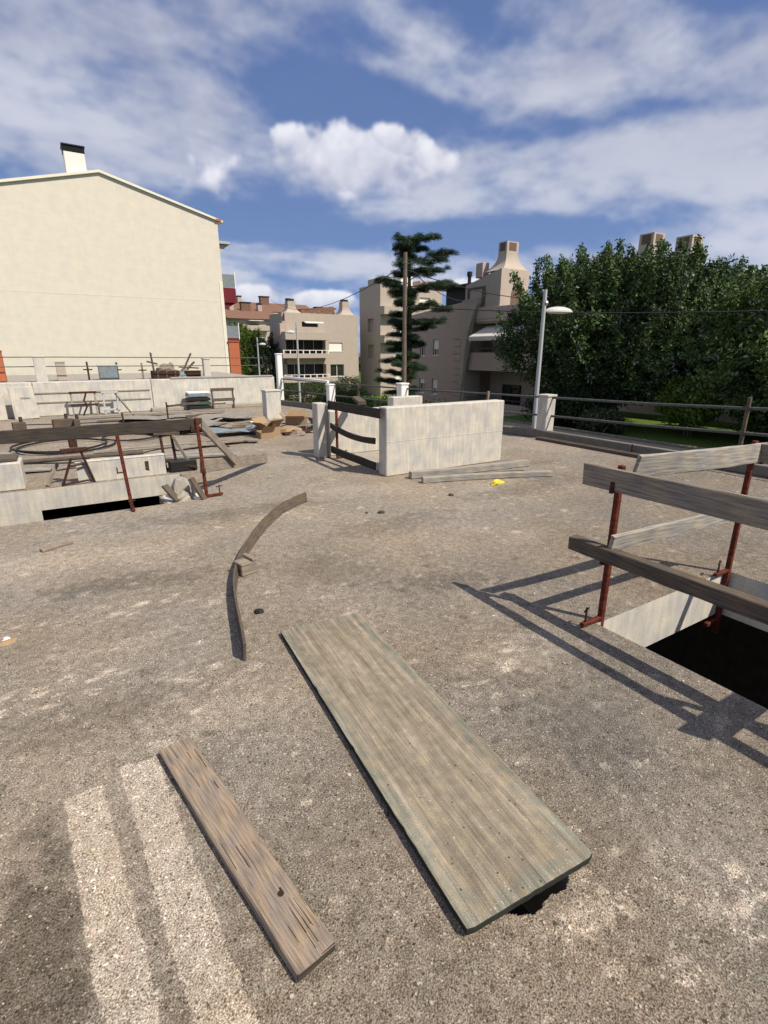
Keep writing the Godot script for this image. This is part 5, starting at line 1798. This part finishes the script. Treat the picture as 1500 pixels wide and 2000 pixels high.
# ------------------------------------------------------------------ plants
func leaf_mesh(leaves, size, spread, sd, narrow = 0.6):
	var r = rng(sd)
	var st = begin()
	for k in leaves:
		var c = Vector3(r.randf_range(-1, 1), r.randf_range(-1, 1), r.randf_range(-1, 1)) * spread
		var a = Vector3(r.randf_range(-1, 1), r.randf_range(-0.7, 0.9), r.randf_range(-1, 1)).normalized() * size * r.randf_range(0.7, 1.2)
		var b = a.cross(Vector3(r.randf_range(-1, 1), r.randf_range(-1, 1), r.randf_range(-1, 1))).normalized() * size * narrow
		var n = a.cross(b).normalized() * size * 0.15
		tri(st, c - a, c + b * 0.5 + n, c + a)
		tri(st, c - a, c + a, c - b * 0.5 + n)
	return st.commit()

func foliage(parent, mesh, xfs, cols, called = "crown"):
	var mm = MultiMesh.new()
	mm.transform_format = MultiMesh.TRANSFORM_3D
	mm.use_colors = true
	mm.mesh = mesh
	mm.instance_count = xfs.size()
	for k in xfs.size():
		mm.set_instance_transform(k, xfs[k])
		mm.set_instance_color(k, cols[k])
	var mi = MultiMeshInstance3D.new()
	mi.name = called
	mi.multimesh = mm
	mi.material_override = M.leaf
	parent.add_child(mi, true)
	mi.set_meta("kind", "stuff")
	return mi

func rand_basis(r, s):
	return Basis(Vector3(r.randf_range(-1, 1), r.randf_range(-1, 1), r.randf_range(-1, 1)).normalized(), r.randf() * TAU).scaled(Vector3(s, s, s))

func leafy_tree(label, u, w, high, spread, sd, shoots, tone, called = "leafy_tree", ground = GARDEN):
	# many upright shoots on spreading limbs, as on a pollarded poplar or plane
	var t = thing(called, label, "tree", Vector3(u, ground, w), 0.0, "leafy trees across the street")
	var r = rng(sd)
	var st = begin()
	tube(st, [Vector3.ZERO, Vector3(0.08, high * 0.12, 0.03), Vector3(0.0, high * 0.24, 0.0)], high * 0.036, 10, high * 0.026)
	obj("trunk", st, M.pale_bark, t)
	st = begin()
	var tips = []
	for k in 11:
		var a = TAU * k / 11.0 + r.randf_range(-0.3, 0.3)
		var rad = spread * r.randf_range(0.45, 0.85)
		var y1 = high * r.randf_range(0.36, 0.66)
		var e = Vector3(cos(a) * rad, y1, sin(a) * rad)
		var m = Vector3(cos(a) * rad * 0.5, high * 0.24 + (y1 - high * 0.24) * 0.35, sin(a) * rad * 0.5)
		tube(st, [Vector3(0, high * 0.22, 0), m, e, e + Vector3(cos(a) * 0.3, high * 0.16, sin(a) * 0.3)], high * 0.014, 6, high * 0.004)
		tips.append(e)
	obj("limbs", st, M.pale_bark, t)
	var xfs = []
	var cols = []
	for k in shoots:
		# points spread through the crown, thicker towards its outside
		var a = r.randf() * TAU
		var q = pow(r.randf(), 0.45)
		var yy = r.randf_range(-1.0, 0.8)
		var rr = spread * q * sqrt(max(0.05, 1.0 - yy * yy)) * (1.0 + 0.16 * sin(a * 3.0 + sd) + 0.1 * sin(a * 7.0))
		var base = Vector3(cos(a) * rr, high * (0.54 + 0.40 * yy) , sin(a) * rr)
		if base.y < high * 0.1: base.y = high * 0.1 + r.randf()
		var out = Vector3(cos(a), 0, sin(a)) * q * 0.45
		var length = r.randf_range(0.5, 1.15) * (1.0 if yy < 0.45 else 1.35)
		var shade = r.randf_range(0.5, 1.55)
		var n = int(30 * length)
		for j in n:
			var s = r.randf()
			var th = 0.34 * (1.0 - 0.72 * s) * (0.75 if yy > 0.45 else 1.35)
			var p = base + Vector3(0, length * s, 0) + out * (length * s) + Vector3(r.randf_range(-th, th), r.randf_range(-0.1, 0.1), r.randf_range(-th, th))
			xfs.append(Transform3D(rand_basis(r, r.randf_range(0.75, 1.25)), p))
			var c = tone * shade * r.randf_range(0.75, 1.3)
			if r.randf() < 0.08: c = Color(0.22, 0.27, 0.23) * r.randf_range(0.7, 1.2)
			cols.append(Color(c.r, c.g, c.b))
	for k in int(shoots / 9.0):        # leading shoots that stand up clear of the crown
		var a = r.randf() * TAU
		var q = sqrt(r.randf()) * 0.92
		var base = Vector3(cos(a) * spread * q, high * (0.54 + 0.40 * 0.8 * sqrt(1.0 - q * q * 0.75)), sin(a) * spread * q)
		var length = r.randf_range(0.9, 2.1)
		var shade = r.randf_range(0.8, 1.3)
		for j in int(40 * length):
			var s = r.randf()
			var th = 0.13 * (1.0 - 0.6 * s)
			xfs.append(Transform3D(rand_basis(r, r.randf_range(0.7, 1.1)), base + Vector3(r.randf_range(-th, th), length * s, r.randf_range(-th, th))))
			var c = tone * shade * r.randf_range(0.75, 1.3)
			cols.append(Color(c.r, c.g, c.b))
	foliage(t, leaf_mesh(5, 0.085, 0.14, sd, 0.9), xfs, cols)
	return t

func cedar(label, u, w, high):
	var t = thing("cedar", label, "tree", Vector3(u, STREET, w))
	var r = rng(8)
	var st = begin()
	tube(st, [Vector3.ZERO, Vector3(0.1, high * 0.5, 0), Vector3(0.02, high * 0.97, 0.0)], 0.34, 10, 0.05)
	obj("trunk", st, M.bark, t)
	st = begin()
	var xfs = []
	var cols = []
	for k in 56:
		# long uneven level branches, each with a few flat pads of needles
		var f = 0.14 + 0.85 * pow((k + r.randf()) / 56.0, 0.85)
		var y = f * high
		var a = k * 2.39996 + r.randf_range(-0.7, 0.7)
		var full = 2.9 - 6.0 * absf(f - 0.72) if f > 0.5 else 1.75
		var reach = max(1.05, full) * r.randf_range(0.5, 1.25) * (1.0 + 0.38 * cos(a - 0.55) * float(f > 0.5) - 0.3 * cos(a - 0.55) * float(f <= 0.5))
		var d = Vector3(cos(a), 0, sin(a))
		var rise = reach * r.randf_range(-0.12, 0.32) + (0.25 if f > 0.8 else 0.0)
		var tip = d * reach + Vector3(0, y + rise, 0)
		tube(st, [Vector3(0.05, y, 0), d * reach * 0.5 + Vector3(0, y + rise * 0.7, 0), tip], 0.06 * (1.4 - f), 5, 0.012)
		var side = d.cross(Vector3.UP)
		var pads = 3 + int(reach * 2.2)
		for j in pads:
			var s = r.randf_range(0.22, 1.0)
			var c0 = d * reach * s + Vector3(0, y + rise * (0.15 + 0.85 * s) + r.randf_range(-0.05, 0.1), 0) + side * r.randf_range(-0.5, 0.5) * reach * 0.45 * (1.1 - s * 0.5)
			var pw = r.randf_range(0.16, 0.52)
			var tone = r.randf_range(0.6, 1.5)
			for i in int(64 * pw / 0.45):
				var q = r.randf() * TAU
				var rad = sqrt(r.randf()) * pw
				var p = c0 + Vector3(cos(q) * rad, r.randfn(0.0, 0.045) - 0.10 * rad * rad / (pw * pw), sin(q) * rad)
				xfs.append(Transform3D(Basis(Vector3.UP, r.randf() * TAU).scaled(Vector3(1.0, 0.6, 1.0) * r.randf_range(0.7, 1.3)), p))
				var c = Color(0.036, 0.066, 0.034) * tone * r.randf_range(0.7, 1.35)
				cols.append(Color(c.r, c.g, c.b))
	obj("limbs", st, M.bark, t)
	foliage(t, leaf_mesh(8, 0.10, 0.13, 19, 0.28), xfs, cols)

func bush(called, label, cat, u, w, sx, sy, sz, y0, tone, sd, n, group = "", yaw = 0.0, ground = GARDEN):
	var t = thing(called, label, cat, Vector3(u, ground, w), yaw, group)
	var r = rng(sd)
	var st = begin()
	for k in 5:
		var a = TAU * k / 5.0
		tube(st, [Vector3(cos(a) * sx * 0.08, 0, sin(a) * sz * 0.08), Vector3(cos(a) * sx * 0.3, y0 + sy * 0.6, sin(a) * sz * 0.3)], 0.04, 5, 0.015)
	obj("stems", st, M.bark, t)
	var xfs = []
	var cols = []
	var nz = noise(sd, 0.5, 3)
	while xfs.size() < n:
		var p = Vector3(r.randf_range(-1, 1), r.randf_range(0, 1), r.randf_range(-1, 1))
		var q = Vector2(p.x, p.z)
		var lim = 1.0 + 0.55 * nz.get_noise_3d(p.x * sx * 1.4, p.y * sy * 1.4, p.z * sz * 1.4)
		if sx > sz * 3 or sz > sx * 3:
			if p.y > 0.92 * lim: continue
		elif q.length_squared() + pow(absf(p.y * 2 - 1), 2.5) > lim * lim: continue
		xfs.append(Transform3D(rand_basis(r, r.randf_range(0.8, 1.3)), Vector3(p.x * sx, y0 + p.y * sy, p.z * sz)))
		var c = tone * r.randf_range(0.6, 1.35)
		cols.append(Color(c.r, c.g, c.b))
	foliage(t, leaf_mesh(5, 0.08, 0.15, sd, 0.8), xfs, cols)

func build_plants():
	leafy_tree("large dark leafy tree with upright shoots filling the right of the view", 21.4, -15.0, 6.6, 4.2, 3, 900, Color(0.066, 0.105, 0.036))
	leafy_tree("second leafy tree at the right edge, lower and greener than the large one", 21.6, -8.2, 4.7, 3.5, 5, 560, Color(0.075, 0.12, 0.034))
	leafy_tree("low leafy tree with pale branches left of the large one, before the awning", 20.9, -15.7, 4.6, 1.7, 6, 230, Color(0.066, 0.10, 0.036))
	leafy_tree("leafy tree beyond the right edge of the large trees", 24.0, -3.0, 6.0, 3.6, 12, 300, Color(0.07, 0.11, 0.032))
	cedar("tall dark cedar with layered branches behind the utility pole", 20.4, -30.2, 12.3)
	bush("shrub", "light green sunlit shrub on the lawn under the large tree", "shrub", 20.6, -10.9, 1.3, 1.7, 1.2, 0.5, Color(0.11, 0.17, 0.03), 21, 1500, "shrubs in the gardens")
	bush("shrub", "dark shrub under the left of the large tree by the lamp post", "shrub", 18.9, -15.6, 1.4, 1.6, 1.6, 0.0, Color(0.04, 0.065, 0.025), 22, 1500, "shrubs in the gardens")
	bush("shrub", "tall shrub with pale leaves at the right, below the second tree", "shrub", 21.2, -7.6, 1.5, 2.4, 1.5, 0.1, Color(0.055, 0.085, 0.03), 23, 1900, "shrubs in the gardens")
	bush("shrub", "spiky low shrub at the foot of the large tree behind the railing", "shrub", 18.6, -13.2, 0.8, 0.9, 0.8, 0.0, Color(0.06, 0.08, 0.04), 24, 900, "shrubs in the gardens")
	bush("hedge", "clipped dark hedge across the street behind the stair head", "hedge", 18.2, -31.0, 0.6, 2.3, 9.0, 0.0, Color(0.040, 0.068, 0.018), 25, 5200, "", 0.0, STREET)
	bush("hedge", "lower hedge in front of the beige flats", "hedge", 21.0, -49.0, 4.5, 2.2, 0.8, 0.0, Color(0.035, 0.055, 0.02), 26, 2600, "", 0.0, STREET)
	bush("shrub", "rounded shrub against the corner of the beige flats", "shrub", 26.5, -51.0, 2.0, 2.6, 1.5, 0.0, Color(0.05, 0.065, 0.03), 27, 1300, "shrubs in the gardens", 0.0, STREET)
	var far = [["bright green round tree at the end of the street right of the terracotta bay", 18.5, -62.0, 7.6, 2.6, 31, 300, Color(0.075, 0.115, 0.015)], ["dark tree beside the beige flats at the end of the street", 20.8, -60.0, 6.4, 1.6, 33, 150, Color(0.03, 0.045, 0.025)], ["olive green tree behind the bright green one at the street's end", 21.5, -76.0, 8.2, 2.8, 34, 200, Color(0.06, 0.08, 0.02)]]
	for q in far:
		leafy_tree(q[0], q[1], q[2], q[3], q[4], q[5], q[6], q[7], "street_tree", STREET)
	var wood = []
	var cols = []
	var r = rng(91)
	var t = tag(Node3D.new(), "distant band of trees closing the view behind the houses", "trees", "", "stuff")
	t.name = "distant_trees"
	add_child(t)
	for k in 9000:
		var a = r.randf_range(-0.95, 1.15)
		var d = r.randf_range(150.0, 185.0)
		var hgt = 5.0 + 2.0 * sin(a * 23.0) + 1.3 * sin(a * 61.0)
		wood.append(Transform3D(rand_basis(r, r.randf_range(6.0, 11.0)), Vector3(sin(a) * d, STREET + hgt * pow(r.randf(), 0.8), -cos(a) * d)))
		var c = Color(0.045, 0.07, 0.028) * r.randf_range(0.6, 1.3)
		cols.append(Color(c.r, c.g, c.b))
	foliage(t, leaf_mesh(6, 0.09, 0.12, 92, 0.9), wood, cols)

# ------------------------------------------------------------------ scene
func _ready():
	var cam = Camera3D.new()
	cam.name = "camera"
	cam.fov = 90.0
	cam.near = 0.05
	cam.far = 2000.0
	cam.position = Vector3(0, 1.6, 0)
	cam.rotation.x = -atan(0.31)
	add_child(cam)
	var sky = PanoramaSkyMaterial.new()
	sky.panorama = sky_image()
	sky.energy_multiplier = 1.0
	var env = Environment.new()
	env.background_mode = Environment.BG_SKY
	env.sky = Sky.new()
	env.sky.sky_material = sky
	env.tonemap_mode = Environment.TONE_MAPPER_LINEAR
	env.tonemap_exposure = 1.15
	env.sdfgi_enabled = true
	env.ssao_enabled = true
	env.ssil_enabled = true
	var we = WorldEnvironment.new()
	we.name = "world_environment"
	we.environment = env
	add_child(we)
	var sun = DirectionalLight3D.new()
	sun.name = "sun"
	sun.light_color = Color(1.0, 0.955, 0.88)
	sun.light_energy = 1.6
	sun.light_angular_distance = 0.53
	sun.shadow_enabled = true
	add_child(sun)
	sun.look_at_from_position(Vector3.ZERO, -Vector3(0.559, 0.766, 0.318))
	make_materials()
	build_ground()
	build_deck()
	build_gable_house()
	build_rose_house()
	build_flats()
	build_plants()
	build_street_things()
	build_edges()
	build_block()
	build_right_guard()
	build_left()
	build_near()
